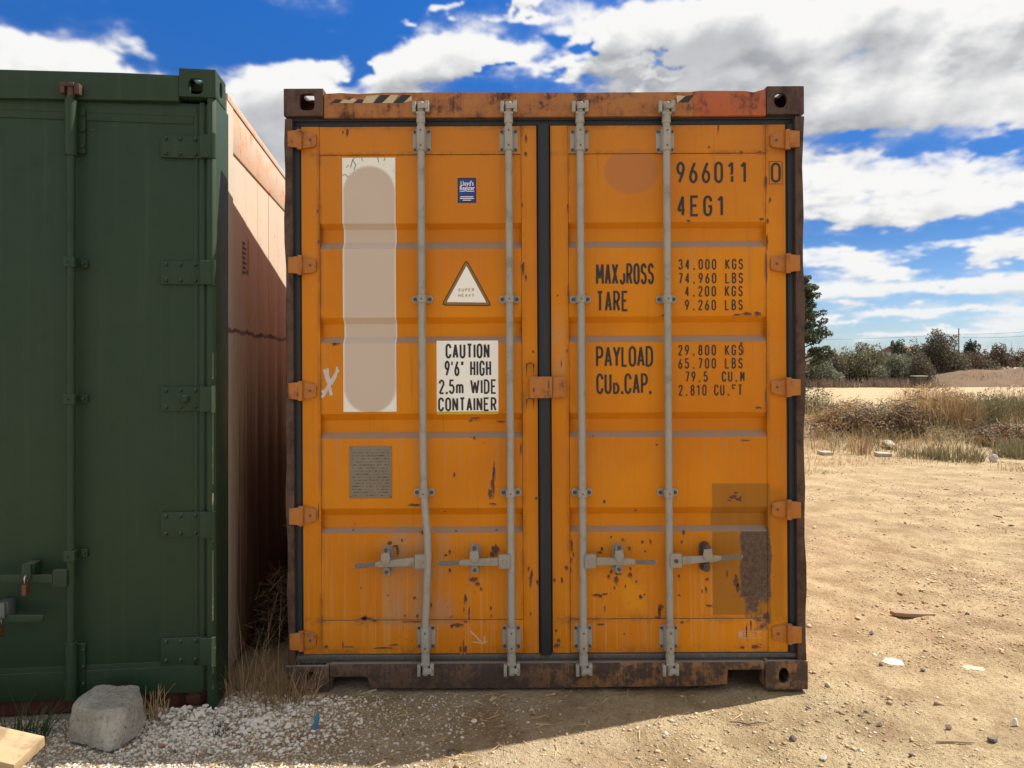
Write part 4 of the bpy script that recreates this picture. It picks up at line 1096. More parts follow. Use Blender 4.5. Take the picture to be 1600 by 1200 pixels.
# hinges
for i, py in enumerate((229, 426, 623.5, 820, 1017)):
    x0, z1 = G(251, py - 18.5, .02); x1, z0 = G(322, py + 18.5, .02)
    xe, _ = G(337.5, py, -.012)
    hmb = MB(); hmb.box(x0, x1 + .006, .022, .0348, z0, z1)
    hmb.box(x1 - .02, min(xe, -.006), -.008, .0035, z0 - .002, z1 + .002)
    ho = hmb.build('hinge', M_GREEN, gd, bevel=.003)
    MB().tube([(xe - .012, -.006, z0 - .006), (xe - .012, -.006, z1 + .006)], .010, 8).build('hinge_pin', M_EDGE if i in (2, 4) else M_GREEN, gd)
    bb = MB()
    for dx in (.022, .085, .15):
        for zz in (z0 + .016, z1 - .016):
            pts = []
            bb.tube([(x0 + dx, .022, zz), (x0 + dx, .014, zz)], [.010, .006], 8)
    bb.build('bolt', M_GREEN, ho)
    if i == 2:
        bx_, bz_ = x0 + .105, (z0 + z1) / 2
        MB().tube([(bx_, .022, bz_), (bx_, .006, bz_), (bx_, .0, bz_)], [.020, .019, .012], 12).build('round_boss', M_GREEN, ho)
# lock rod of the visible door and its fittings
YR_old = YR; 
def grod(pxt, d, handle_=True):
    global YR
    YRg = -.014
    x, zt = G(pxt, 150, YRg); _, zb = G(pxt, 1092, YRg)
    MB().tube([(x, YRg, zt), (x, YRg, zb)], .0175, 14).build('lock_rod', M_GREEN, d)
    for (a, b) in ((157, 243), (1004, 1092)):
        z1 = G(pxt, a, YRg)[1]; z0 = G(pxt, b, YRg)[1]
        MB().tube([(x, YRg, z0), (x, YRg, z1)], .0245, 14).build('rod_sleeve', M_GREEN, d)
        pb = MB().box(x - .03, x + .045, .018, .0347, z0 + .02, z1 - .02)
        po = pb.build('rod_bracket', M_GREEN, d, bevel=.003)
        bb = MB()
        for zz in (z0 + .05, (z0 + z1) / 2, z1 - .05):
            for sx in (-.036, .037): bb.tube([(x + sx, .03 if sx < 0 else .018, zz), (x + sx, .008, zz)], [.010, .008], 8)
        bb.build('bolt', M_GREEN, po)
    for py in (410, 624, 868):
        z = G(pxt, py, YRg)[1]
        g = MB().box(x - .024, x + .024, YRg - .022, YRg + .02, z - .022, z + .022); g.box(x + .0245, x + .055, .016, .0347, z - .018, z + .018); g.box(x - .040, x - .0245, .02, .0347, z - .015, z + .015)
        go = g.build('rod_guide', M_GREEN, d, bevel=.004)
        MB().tube([(x + .040, .016, z), (x + .040, .004, z)], [.010, .008], 8).build('bolt', M_GREEN, go)
        MB().disc(x - .004, z, YRg - .0222, .004, 8, .001).build('bolt', M_HOLE, go)  # black disc painted in for a hole
    z = G(pxt, 141, 0)[1]
    k = MB(); k.box(x - .040, x - .020, YRg - .02, .005, z - .024, z + .024); k.box(x + .020, x + .042, YRg - .02, .005, z - .026, z + .022)
    k.box(x - .0195, x + .0195, YRg - .024, YRg - .010, z + .006, z + .026)
    k.build('cam_keeper', M_POST, d, bevel=.004)
    MB().tube([(x, YRg, z - .03), (x, YRg, z + .024)], .0165, 10).build('cam', M_POST, d)
    return x
gx_r = grod(111, gd)
M_DULL = simple('dull_blue_grey_steel', (.09, .11, .11), .5, .3, 20, .1)
def ghandle(pxh, pyh, pxe, pye, d, pxk, pyk):
    x, z = G(pxh, pyh, -.04); xe, ze = G(pxe, pye, -.04)
    MB().box(x - .030, x + .030, -.046, -.010, z - .036, z + .036).build('handle_hub', M_GREEN, d, bevel=.005)
    s = 1 if xe > x else -1
    MB().prism([(x + s * .031, z + .018), (xe - s * .02, ze + .014), (xe, ze + .010), (xe, ze - .010), (xe - s * .02, ze - .014), (x + s * .031, z - .018)], -.044, -.032).build('handle', M_GREEN, d, bevel=.004)
    xk, zk = G(pxk, pyk, -.04)
    k = MB(); k.box(xk - .022, xk + .022, -.030, .0347, zk - .03, zk + .045); k.box(xk - .018, xk + .020, -.055, -.0455, zk - .02, zk + .05)
    k.build('handle_keeper', M_DULL if pyk > 930 else M_GREEN, d, bevel=.005)
ghandle(94, 904, -60, 905, gd, 43, 898)
# the inner door's handle reaches in from beyond the frame
ghandle(-80, 968, 68, 966, gd, 2, 958)
xb2 = G(-80, 968, -.014)[0]
MB().tube([(xb2 - .045, -.014, .05), (xb2 - .045, -.014, GT - .05)], .0175, 14).build('lock_rod', M_GREEN, gd)
# padlocks: rest on the handles, things of their own
M_BRASS = simple("tarnished_copper_body", (.13, .055, .025), .5, .35, 20, .1, metal=.3)
M_STEEL = simple("bright_shackle_steel", (.5, .48, .42), .3, .1, 20, .05, metal=.8)
def padlock(px, py, label):
    x, z = G(px, py, -.06)
    root = empty('padlock'); root.matrix_world = GC @ Matrix.Translation((x, -.062, z)); tag(root, label, 'padlock', 'padlocks on the green container doors')
    MB().box(-.009, .009, -.020, .020, -.066, -.018).build('lock_body', M_BRASS, root, bevel=.004)
    MB().tube([(0, -.013, -.018), (0, -.013, .004), (0, -.008, .014), (0, 0, .018), (0, .008, .014), (0, .013, .004), (0, .013, -.018)], .0036, 8).build('shackle', M_STEEL, root)
padlock(41, 905, 'small copper padlock hanging from the upper green door handle')
padlock(0, 972, 'padlock at the left picture edge hanging from the lower green door handle')
# reefer style side: rail, panels, bottom rail
def side_mat():
    m, q, b = mat("cream_side_rust_and_shade"); co = objco(q); x, y, z = q.sep(co)
    big = q.noise(co, 1.5, 5, .6); med = q.noise(co, 9, 6, .65); fin = q.noise(co, 50, 4, .6)
    st = q.noise(q.comb(q.m('MULTIPLY', y, 26.0), 0.0, q.m('MULTIPLY', z, 1.0)), 1.0, 5, .62)
    c = q.mix(big, (.46, .365, .27), (.55, .44, .335))
    run = q.step(q.m('ADD', q.m('MULTIPLY', st, .75), q.m('MULTIPLY', big, .25)), q.step(z, 2.3, .9, .60, .40), q.step(z, 2.3, .9, .80, .60))
    run = q.m('MULTIPLY', run, q.step(y, .30, .55))
    c = q.mix(q.m('MULTIPLY', run, .92), c, q.mix(q.step(z, .5, 1.9), q.mix(med, (.05, .018, .011), (.11, .04, .022)), q.mix(med, (.14, .052, .026), (.28, .125, .065))))  # rust runs, their low colours darkened towards the shade of the gap
    c = q.mix(q.m('MULTIPLY', q.step(y, .52, .42), .5), c, (.40, .37, .31))
    c = q.mix(q.m('MULTIPLY', q.m('MULTIPLY', q.step(q.m('ADD', z, q.m('MULTIPLY', big, .6)), 2.0, 1.1), q.step(y, .42, .85)), .88), c, q.mix(st, (.045, .016, .010), (.12, .042, .022)))  # rust tone plus painted shade, darkening the wall low and back in the gap
    # torn weld line half way up
    wz = q.m('ADD', z, q.m('MULTIPLY', q.m('SUBTRACT', q.noise(co, 4, 4, .6), .5), .09))
    line = q.m('MULTIPLY', q.step(q.m('ABSOLUTE', q.m('SUBTRACT', wz, 1.735)), .016, .006), .85)
    c = q.mix(line, c, (.05, .018, .012))
    chip = q.step(q.m('ADD', q.m('MULTIPLY', med, .6), q.m('MULTIPLY', fin, .4)), .62, .65)
    c = q.mix(q.m('MULTIPLY', chip, .7), c, (.20, .07, .04))
    finish(q, b, c, .6, q.m('ADD', med, q.m('MULTIPLY', big, 3.0)), .3, .008)
    return m
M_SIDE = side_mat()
M_RAILSIDE = weathered("salmon_rail_paint", (.50, .40, .30), rust_t=.52, rust=(.38, .17, .10), dark=(.22, .09, .05), dust=(.6, .5, .4), dirt=.15, streak=.3, soft=.12)
zr0 = 2.62
MB().box(-.04, -.006, .24, GL - .18, GT - .055, GT - .02).build('top_rail', M_RAILSIDE, grn, bevel=.004)
MB().box(-.04, -.012, .24, GL - .18, zr0 + .012, GT - .056).build('top_rail', M_RAILSIDE, grn, bevel=.003)
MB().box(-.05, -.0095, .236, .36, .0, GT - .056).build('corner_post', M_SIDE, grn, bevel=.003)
MB().box(-.05, -.03, .2, GL - .2, .05, zr0 + .011).build('wall_liner', M_REDOX, grn)
y = .365
while y < GL - .3:
    w = .296
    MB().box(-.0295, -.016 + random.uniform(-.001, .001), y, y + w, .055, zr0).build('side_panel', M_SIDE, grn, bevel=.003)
    y += w + .006
MB().box(-.06, -.02, .24, GL - .18, .02, .050).build('bottom_rail', M_REDOX, grn, bevel=.004)
MB().box(GW + .01, -.045, .12, GL - .1, GT - .06, GT - .025).build('roof', M_GREEN, grn)
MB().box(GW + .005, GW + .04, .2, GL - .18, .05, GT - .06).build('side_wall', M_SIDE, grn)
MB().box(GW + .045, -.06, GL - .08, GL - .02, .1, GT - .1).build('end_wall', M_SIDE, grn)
MB().box(GW + .05, -.07, .16, GL - .2, .12, .16).build('floor', M_REDOX, grn)
# ventilation stencil high on the side
vs = MB()
for i in range(7):
    yy = .60 + (i % 2) * .012; z = 2.05 + i * .026
    vs.add([(-.0135, .575, z), (-.0135, .64 + .01 * (i % 3), z), (-.0135, .64 + .01 * (i % 3), z + .013), (-.0135, .575, z + .013)], [(0, 1, 2, 3)])
vs.add([(-.0135, .70, 2.05), (-.0135, .712, 2.05), (-.0135, .712, 2.25), (-.0135, .70, 2.25)], [(0, 1, 2, 3)])
vs.add([(-.0135, .66, 2.06), (-.0135, .69, 2.06), (-.0135, .69, 2.075), (-.0135, .66, 2.075)], [(0, 1, 2, 3)])
vs.build('stencil', M_BLACK, grn, smooth=0)

# ================================================================== GROUND
def smooth01(v): v = np.clip(v, 0, 1); return v * v * (3 - 2 * v)
def bank_h(x, y):      # earth bank with rubble right behind the yard
    b = smooth01((y - 13.2) / 2.2) * smooth01((21.5 - y) / 3.5) * smooth01((x - 2.0) / 2.5)
    return b * (.42 + .5 * fbm(x, y, .45, 4, 3) + .25 * fbm(x, y, 1.8, 3, 5))
def ground_h(x, y):
    near = smooth01((12 - y) / 5)
    h = .030 * fbm(x, y, .55, 3, 1) + (.026 * fbm(x, y, 3.2, 3, 2) + .020 * fbm(x, y, 11, 3, 9) + .013 * fbm(x, y, 34, 2, 19)) * np.clip(near, .25, 1)
    # wheel marks running away to the right
    u = x * .83 + y * .56
    trk = np.zeros_like(x)
    for c0 in (4.62, 4.9, 5.9, 6.15):
        trk += np.exp(-((u + .08 * fbm(x, y, .8, 2, 8) - c0) / .07) ** 2)
    h = h - .020 * trk * smooth01((x - 1.3) / .6) * near
    # the rim the containers rest in stays level
    cont = smooth01((x + 3.9) / .4) * smooth01((1.75 - x) / .35) * smooth01((y - 2.7) / .4)
    h = h * (1 - .6 * cont) - .006 * cont
    h = h + .045 * smooth01((-.55 - x) / 1.0) * smooth01((y - 2.9) / .35) * smooth01((3.42 - y) / .15) * 0 
    return h + np.where(y > 12.5, bank_h(x, y), 0) + .3 * fbm(x, y, .05, 2, 21) * smooth01((y - 30) / 40) * 0
def geom_axis(dense0, dense1, step, lo, hi, ratio):
    c = list(np.arange(dense0, dense1 + 1e-6, step)); s = step; v = c[-1]; up = []
    while v < hi: s *= ratio; v += s; up.append(v)
    s = step; v = c[0]; dn = []
    while v > lo: s *= ratio; v -= s; dn.append(v)
    return np.array(dn[::-1] + c + up)
gxs = geom_axis(-2.6, 3.6, .018, -2600, 2600, 1.06)
gys = geom_axis(2.6, 6.6, .018, -2600, 3600, 1.035)
XX, YY = np.meshgrid(gxs, gys); ZZ = ground_h(XX, YY)
nx, ny = len(gxs), len(gys)
idx = np.arange(nx * ny).reshape(ny, nx)
Fq = np.stack([idx[:-1, :-1].ravel(), idx[:-1, 1:].ravel(), idx[1:, 1:].ravel(), idx[1:, :-1].ravel()], 1)
def ground_mat():
    m, q, b = mat("dry_sandy_ground"); co = objco(q); x, y, z = q.sep(co)
    big = q.noise(co, .5, 5, .6); md = q.noise(co, 2.6, 6, .62); sm = q.noise(co, 16, 6, .68); gr = q.noise(co, 75, 4, .7)
    v = q.voro(co, 55); v2 = q.voro(co, 23)
    sx = q.noise(q.comb(q.m('MULTIPLY', q.m('ADD', q.m('MULTIPLY', x, .83), q.m('MULTIPLY', y, .56)), 6.0), q.m('MULTIPLY', q.m('SUBTRACT', q.m('MULTIPLY', y, .83), q.m('MULTIPLY', x, .56)), .9), 0.0), 1.0, 5, .6)
    hz = q.noise(q.comb(q.m('MULTIPLY', x, .25), q.m('MULTIPLY', y, 1.5), 0.0), 1.0, 5, .6)
    c = q.mix(q.step(q.m('ADD', q.m('MULTIPLY', md, .7), q.m('MULTIPLY', sm, .3)), .38, .62), (.30, .21, .115), (.54, .425, .255))
    c = q.mix(q.m('MULTIPLY', q.step(sx, .5, .72), .45), c, (.53, .41, .255))
    c = q.mix(q.m('MULTIPLY', q.step(big, .48, .66), .5), c, (.42, .295, .18))
    far = q.step(y, 6.0, 14.0)
    c = q.mix(q.m('MULTIPLY', far, .45), c, q.mix(q.step(hz, .38, .62), (.38, .28, .165), (.54, .425, .265)))
    c = q.mix(q.m('MULTIPLY', q.step(sm, .52, .68), .55), c, (.23, .165, .105))
    c = q.mix(q.m('MULTIPLY', q.step(gr, .55, .72), .5), c, (.64, .53, .37))
    c = q.mix(q.m('MULTIPLY', q.step(gr, .47, .32), .6), c, (.13, .085, .055))  # shade of the small pits put into the colour as dark specks
    # trampled earth in front of the box, lightened to lift its shade, and grey grit before the green one
    s1 = q.m('MULTIPLY', q.step(x, .9, -.3), q.step(q.m('ADD', md, .0), .30, .55)); s1 = q.m('MULTIPLY', s1, q.step(y, 4.5, 3.9))
    c = q.mix(q.m('MULTIPLY', s1, .55), c, (.46, .375, .275))
    s2 = q.m('MULTIPLY', q.step(x, -.75, -1.25), q.step(y, 3.9, 3.4))
    c = q.mix(q.m('MULTIPLY', s2, .55), c, (.47, .43, .37))
    # soil and litter on the bank
    bk = q.step(z, .06, .22)
    c = q.mix(q.m('MULTIPLY', bk, .85), c, q.mix(q.step(sm, .35, .62), (.09, .06, .04), (.26, .18, .11)))
    # beyond the far strip the land is scrubby
    fr = q.step(q.m('ADD', y, q.m('MULTIPLY', md, 6.0)), 58.0, 66.0)
    c = q.mix(fr, c, q.mix(q.step(big, .4, .6), (.10, .085, .045), (.22, .17, .10)))
    h = q.m('ADD', q.m('ADD', q.m('MULTIPLY', sm, 1.2), q.m('MULTIPLY', gr, .9)), q.m('MULTIPLY', q.noise(co, 170, 2, .6), .35))
    finish(q, b, c, .92, h, 1.0, .026, spec=.2)
    return m
M_GROUND = ground_mat()
gr = np_mesh('ground', np.stack([XX.ravel(), YY.ravel(), ZZ.ravel()], 1), Fq, M_GROUND, smooth=True); tag(gr, kind='structure')

# ------------------------------------------------------------------ stones
def ico():
    bm = bmesh.new(); bmesh.ops.create_icosphere(bm, subdivisions=1, radius=1)
    V = np.array([v.co for v in bm.verts]); F = np.array([[v.index for v in f.verts] for f in bm.faces]); bm.free(); return V, F
IV, IF = ico()
def stones_np(P, S, mi_n, name, mats, label=None, parent=None, kind='stuff', flatz=.62, probs=None):
    n = len(P); k = len(IV)
    an = rng.uniform(0, 2 * np.pi, n); ca, sa = np.cos(an), np.sin(an)
    V = np.repeat(IV[None], n, 0) * rng.uniform(.72, 1.2, (n, k, 1))
    sc = np.stack([S * rng.uniform(.8, 1.5, n), S * rng.uniform(.6, 1.1, n), S * rng.uniform(.4, 1.0, n) * flatz / .62], 1)
    V = V * sc[:, None, :]
    X = V[..., 0] * ca[:, None] - V[..., 1] * sa[:, None]; Y = V[..., 0] * sa[:, None] + V[..., 1] * ca[:, None]
    V = np.stack([X, Y, V[..., 2]], -1) + P[:, None, :]
    F = (IF[None] + (np.arange(n) * k)[:, None, None]).reshape(-1, 3)
    mi = np.repeat(rng.choice(len(mats), n, p=probs), len(IF))
    o = np_mesh(name, V.reshape(-1, 3), F, mats, parent, mi); tag(o, kind=kind)
    if label: o['label'] = label
    return o
M_S1 = simple("pale_limestone", (.62, .56, .47), .85, .25, 40, .4)
M_S2 = simple("brown_pebble", (.31, .225, .14), .85, .3, 40, .4)
M_S3 = simple("grey_dark_pebble", (.11, .09, .08), .85, .3, 40, .4)
M_S4 = simple("sandy_clod", (.46, .355, .225), .95, .25, 40, .4)
def blocked(x, y):
    yb = (x > -1.16) & (x < 1.45) & (y > 3.56)
    u = (x + 1.3455) * math.cos(R(6.9)) + (y - 3.4) * math.sin(R(6.9)); v = -(x + 1.3455) * math.sin(R(6.9)) + (y - 3.4) * math.cos(R(6.9))
    return yb | ((u < .02) & (v > .0))
def scatter(n, xlo, xhi, ylo, yhi, smin, smax, pw=2.6, clump=None):
    x = rng.uniform(xlo, xhi, n); y = rng.uniform(ylo, yhi, n)
    if clump is not None:
        k = rng.uniform(0, 1, n) < np.clip(clump(x, y), 0, 1); x, y = x[k], y[k]
    k = ~blocked(x, y); x, y = x[k], y[k]
    s = smin * (1 - rng.uniform(0, 1, len(x)) * (1 - (smin / smax) ** pw)) ** (-1 / pw)
    z = ground_h(x, y) + s * .15
    return np.stack([x, y, z], 1), s
def pebble_field(n, y0, y1, smin, smax, clump, name, probs, px=1.5):
    u = rng.uniform(0, 1, n); a, b = y0 ** (1 - px), y1 ** (1 - px); y = (a + (b - a) * u) ** (1 / (1 - px))
    x = rng.uniform(-1, 1, n) * (.80 * y + .3)
    k = (rng.uniform(0, 1, n) < np.clip(clump(x, y), 0, 1)) & ~blocked(x, y) & (x > -2.6); x, y = x[k], y[k]; n = len(x)
    s = smin * (1 - rng.uniform(0, 1, n) * (1 - (smin / smax) ** 2.6)) ** (-1 / 2.6) * (y / 3.2) ** .5
    P = np.stack([x, y, ground_h(x, y) + s * .1], 1)
    OV = np.array([(1, 0, 0), (0, 1, .1), (-1, 0, 0), (0, -1, -.1), (.1, 0, .9), (0, 0, -.8)], float); OF = np.array([[0, 1, 4], [1, 2, 4], [2, 3, 4], [3, 0, 4], [1, 0, 5], [2, 1, 5], [3, 2, 5], [0, 3, 5]])
    an = rng.uniform(0, 2 * np.pi, n); ca, sa = np.cos(an), np.sin(an)
    V = OV[None] * rng.uniform(.6, 1.3, (n, 6, 1)) * np.stack([s * rng.uniform(.8, 1.4, n), s * rng.uniform(.6, 1.1, n), s * rng.uniform(.45, .9, n)], 1)[:, None, :]
    V = np.stack([V[..., 0] * ca[:, None] - V[..., 1] * sa[:, None], V[..., 0] * sa[:, None] + V[..., 1] * ca[:, None], V[..., 2]], -1) + P[:, None, :]
    F = (OF[None] + (np.arange(n) * 6)[:, None, None]).reshape(-1, 3)
    mi = np.repeat(rng.choice(4, n, p=probs), 8)
    return tag(np_mesh(name, V.reshape(-1, 3), F, [M_S1, M_S2, M_S3, M_S4], None, mi), kind='stuff')
pebble_field(150000, 2.75, 14, .0030, .018, lambda x, y: .42 + 1.9 * fbm(x, y, .9, 4, 31) + .8 * fbm(x, y, 4, 2, 32), 'gravel', [.05, .33, .04, .58])
P, S = scatter(3600, -2.0, 8, 2.9, 13, .006, .032, 2.8, lambda x, y: .3 + 2.4 * fbm(x, y, .6, 3, 33))
stones_np(P, S, 4, 'loose_stones', [M_S1, M_S2, M_S3, M_S4], probs=[.12, .28, .08, .52])
# grey-white grit in front of the green box
P, S = scatter(11000, -2.3, -.2, 2.75, 3.6, .004, .011, 2.2, lambda x, y: smooth01((-.35 - x) / .8) * .9 + .12)
M_G1 = simple("grey_white_grit", (.52, .48, .42), .85, .3, 40, .4)
stones_np(P, S, 2, 'grit', [M_G1, M_S1, M_S4], probs=[.55, .3, .15])
P, S = scatter(2600, -1.9, -.65, 2.95, 3.55, .006, .014, 2.2, lambda x, y: np.exp(-((x + 1.30) / .42) ** 2) * smooth01((y - 2.95) / .2))
LIME_PRE = (P, S)

def floor_at(px, py):
    y = CAMH * F_PX / (py - HOR); x = (px - 800) / F_PX * y
    return x, y, float(ground_h(np.array([x]), np.array([y]))[0])
stone_meshes = []
for i in range(8):
    bm = bmesh.new(); bmesh.ops.create_icosphere(bm, subdivisions=2, radius=1)
    r2 = random.Random(50 + i)
    cuts = [(Vector((r2.uniform(-1, 1), r2.uniform(-1, 1), r2.uniform(-1, 1))).normalized(), r2.uniform(.35, .65)) for _ in range(11)]
    for v in bm.verts:
        for nrm, dd in cuts:
            s = v.co.dot(nrm)
            if s > dd: v.co -= nrm * (s - dd)
        v.co *= 1 + r2.uniform(-.04, .04)
    me = bpy.data.meshes.new('stone'); bm.to_mesh(me); bm.free(); me.materials.append(M_S1); stone_meshes.append(me)
M_LIME = simple("white_limestone", (.72, .68, .61), .85, .3, 30, .5)
M_TERRA = simple("terracotta_shard", (.34, .15, .075), .8, .2, 30, .3)
for me in stone_meshes[:7]: me.materials[0] = M_LIME
chipso = stones_np(LIME_PRE[0], LIME_PRE[1], 1, 'stone_chips', [M_LIME]); chipso['label'] = 'small white limestone chips around the heap'
heap = empty('stone_heap', floor_at(290, 1140)); tag(heap, 'heap of white limestone chips at the foot of the green container', 'stones')
def stone(x, y, z, s, parent=None, mi=None, name='stone'):
    me = stone_meshes[random.randrange(7)] if mi is None else mi
    o = bpy.data.objects.new(name, me); o.scale = (s * random.uniform(.8, 1.4), s * random.uniform(.7, 1.1), s * random.uniform(.55, .95))
    o.rotation_euler = (random.uniform(-.4, .4), random.uniform(-.4, .4), random.uniform(0, 6.3))
    o.location = (x, y, z); link(o)
    if parent: o.parent = parent; o.location = Vector((x, y, z)) - parent.location
    return o
cnt = 0
while cnt < 290:
    px = random.uniform(215, 460); py = random.uniform(1106, 1182)
    w = math.exp(-((px - 310) / 95) ** 2) * math.exp(-((py - 1132) / 26) ** 2) + .22 * math.exp(-((px - 400) / 60) ** 2) * math.exp(-((py - 1128) / 10) ** 2) + .10
    if random.random() > w: continue
    x, y, z = floor_at(px, py)
    if bool(blocked(np.array([x]), np.array([y]))[0]) : continue
    s = random.uniform(.007, .020) * (1.05 if py < 1145 else .70)
    pile = .035 * math.exp(-((px - 300) / 80) ** 2) * math.exp(-((py - 1122) / 16) ** 2)
    stone(x, y, z + s * .35 + pile * random.random(), s, heap); cnt += 1
o = bpy.data.objects.new('stone', stone_meshes[0].copy()); o.data.materials[0] = M_TERRA; x, y, z = floor_at(253, 1168); o.location = Vector((x, y, z + .012)) - heap.location; o.scale = (.02, .012, .01); link(o, heap); o['label'] = 'orange terracotta chip'

# individual rocks lying about
M_ROCKD = simple("dark_field_stone", (.12, .10, .09), .85, .3, 10, .4)
M_ROCKP = simple("pale_field_stone", (.50, .44, .36), .85, .2, 10, .4)
def rock(px, py, wpx, hpx, m, label, flat_=1.0):
    x, y, z = floor_at(px, py); s = wpx / F_PX * y / 2
    me = stone_meshes[random.randrange(7)].copy(); me.materials[0] = m; me.name = 'rock'
    o = bpy.data.objects.new('rock', me); o.scale = (s, s * .9, hpx / F_PX * y / 2 * 1.1); o.location = (x, y + s * .5, z + hpx / F_PX * y * .28); o.rotation_euler = (0, 0, random.uniform(-.4, .4)); link(o)
    tag(o, label, 'stone', 'loose rocks lying on the sandy yard'); return o
for a in ((482, 1128, 8, 14, M_LIME, 'upright white chip of stone just left of the blue plastic shard'),
          (565, 1131, 9, 13, M_LIME, 'white stone lying on the shaded ground right of the blue shard'),
          (576, 1151, 12, 8, M_ROCKP, 'pale pebble nearest the camera below the leftmost lock rod'),
          (741, 1127, 13, 8, M_LIME, 'white chip on shaded ground below the second lock rod'),
          (1296, 1072, 13, 10, M_ROCKP, 'pale rock right beside the lower right container corner'),
          (1377, 1037, 10, 9, M_ROCKD, 'dark rock touching the white patch on the sunlit sand'),
          (1364, 990, 10, 8, M_ROCKD, 'dark stone left of the flat half buried slab'),
          (1443, 1048, 10, 8, M_ROCKD, 'small dark stone on sunlit sand right of the white patch'),
          (1377, 1133, 12, 8, M_ROCKD, 'dark flat stone between the twig and the wooden stick'),
          (1240, 1157, 18, 13, M_ROCKD, 'grey rock just below the shadow edge near the bottom'),
          (1290, 1188, 16, 13, M_ROCKP, 'grey pale rock at the bottom edge of the picture'),
          (1487, 1141, 15, 13, M_ROCKP, 'pale rock just above the wooden stick'),
          (1556, 1156, 22, 12, M_ROCKD, 'dark rock right of the wooden stick'),
          (1588, 1134, 14, 14, M_LIME, 'white rock close to the right picture edge'),
          (1425, 1182, 10, 8, M_ROCKD, 'dark pebble at lower right below the wooden stick')): rock(*a)
# white lime patches on the sand
def patch_mesh(px, py, w, h, m, label, name='lime_patch'):
    x, y, z = floor_at(px, py); n = 22; V = [(0, 0, .006)]
    rx = w / F_PX * y / 2; ry = rx * h / w * (y / CAMH)
    for i in range(n):
        t = 2 * math.pi * i / n; r = random.uniform(.65, 1.1)
        gx_, gy_ = x + rx * r * math.cos(t), y + ry * r * math.sin(t)
        V.append((gx_ - x, gy_ - y, float(ground_h(np.array([gx_]), np.array([gy_]))[0]) - z - .002))
    o = MB().add(V, [(0, i + 1, (i + 1) % n + 1) for i in range(n)]).build(name, m, None, smooth=60); o.location = (x, y, z + .004)
    tag(o, label, 'lime patch', 'white lime patches on the sand'); return o
patch_mesh(1397, 1032, 38, 11, M_ROCKP, 'larger white lime patch on the sand beside a dark rock')
patch_mesh(1522, 1042, 34, 10, simple("dusty_lime", (.46, .38, .27), .9, .2, 20, .4), 'fainter dusty white patch on the sand towards the right edge')
# flat slab half buried
x, y, z = floor_at(1433, 962)
sl = MB().prism_axis([(-.135, -.03), (-.06, -.045), (.05, -.042), (.13, -.03), (.14, .01), (.05, .035), (-.08, .04), (-.14, .02)], -0.004, .020, 'z').build('flat_slab', simple("sandstone_slab", (.24, .165, .10), .9, .25, 14, .6), None, bevel=.006)
sl.location = (x, y + .05, z); sl.rotation_euler = (R(-3), R(3), .06); tag(sl, 'flat sandy stone slab lying half buried in the sunlit yard', 'stone slab')
M_STICK = simple("weathered_stick_wood", (.24, .17, .11), .85, .3, 30, .4)
x, y, z = floor_at(1492, 1160)
o = MB().tube([(-.075, .004, .006), (-.02, .0, .008), (.03, -.002, .007), (.075, -.004, .006)], [.004, .0045, .0045, .0035], 6).build('stick', M_STICK, None); o.location = (x, y, z); tag(o, 'short straight wooden stick lying on the sand at lower right', 'stick')
x, y, z = floor_at(1168, 1129)
o = MB().tube([(-.08, .010, .008), (-.04, .0, .012), (.0, -.006, .006), (.04, -.002, .010), (.08, .006, .006)], [.002, .003, .003, .003, .002], 6).build('twig', M_BOLT, None); o.location = (x, y, z); tag(o, 'thin dark twig on sunlit sand below the right container door', 'twig')
# blue shard
x, y, z = floor_at(493, 1137)
o = MB().prism([(-.010, 0), (.009, 0), (.013, .035), (.010, .070), (.003, .082), (-.003, .060), (-.009, .050)], -.004, .004).build('plastic_shard', simple("sun_bleached_blue_plastic", (.05, .17, .27), .5, .3, 40, .1), None, bevel=.001)
o.location = (x, y, z); o.rotation_euler = (R(-8), R(4), .2); tag(o, 'blue plastic shard standing upright in the dirt between the containers', 'plastic shard')

# concrete block
def concrete_mat():
    m, q, b = mat("broken_concrete"); co = objco(q)
    md = q.noise(co, 9, 6, .65); fn = q.noise(co, 45, 6, .7); v = q.voro(co, 70); gr = q.noise(co, 160, 3, .7)
    geo = q.new('ShaderNodeNewGeometry'); nz = q.sep(geo.outputs['Normal'])[2]
    c = q.mix(q.step(md, .3, .7), (.42, .40, .345), (.60, .575, .51))
    pt = geo.outputs['Pointiness']
    c = q.mix(q.m('MULTIPLY', q.step(fn, .50, .66), .8), c, (.30, .285, .245)); c = q.mix(q.m('MULTIPLY', q.step(gr, .6, .7), .7), c, (.15, .14, .12))
    finish(q, b, c, .95, q.m('ADD', q.m('MULTIPLY', fn, 1.0), q.m('ADD', q.m('MULTIPLY', v, .5), q.m('MULTIPLY', gr, .9))), 1.0, .016)
    return m
def ray_at(px, py, y): return Vector(((px - 800) / F_PX * y, y, CAMH - (py - HOR) / F_PX * y))
pts = [ray_at(150, 1071.5, 3.26), ray_at(217, 1071.5, 3.28), ray_at(112, 1102, 3.12), ray_at(122, 1090, 3.16), ray_at(148, 1110, 3.05), ray_at(200, 1106, 3.07), ray_at(222, 1096, 3.2),
       ray_at(107, 1130, 3.12), ray_at(108, 1160, 3.10), ray_at(172, 1174, 3.0), ray_at(186, 1170, 3.03), ray_at(226, 1132, 3.17), ray_at(228, 1128, 3.2), ray_at(214, 1150, 3.12)]
pts += [ray_at(122, 1130, 3.30), ray_at(214, 1130, 3.32), Vector((-1.90, 3.28, -.01)), Vector((-1.66, 3.28, -.01)), ray_at(150, 1073, 3.30)]
bm = bmesh.new()
for p in pts: bm.verts.new(p)
r_ = bmesh.ops.convex_hull(bm, input=bm.verts)
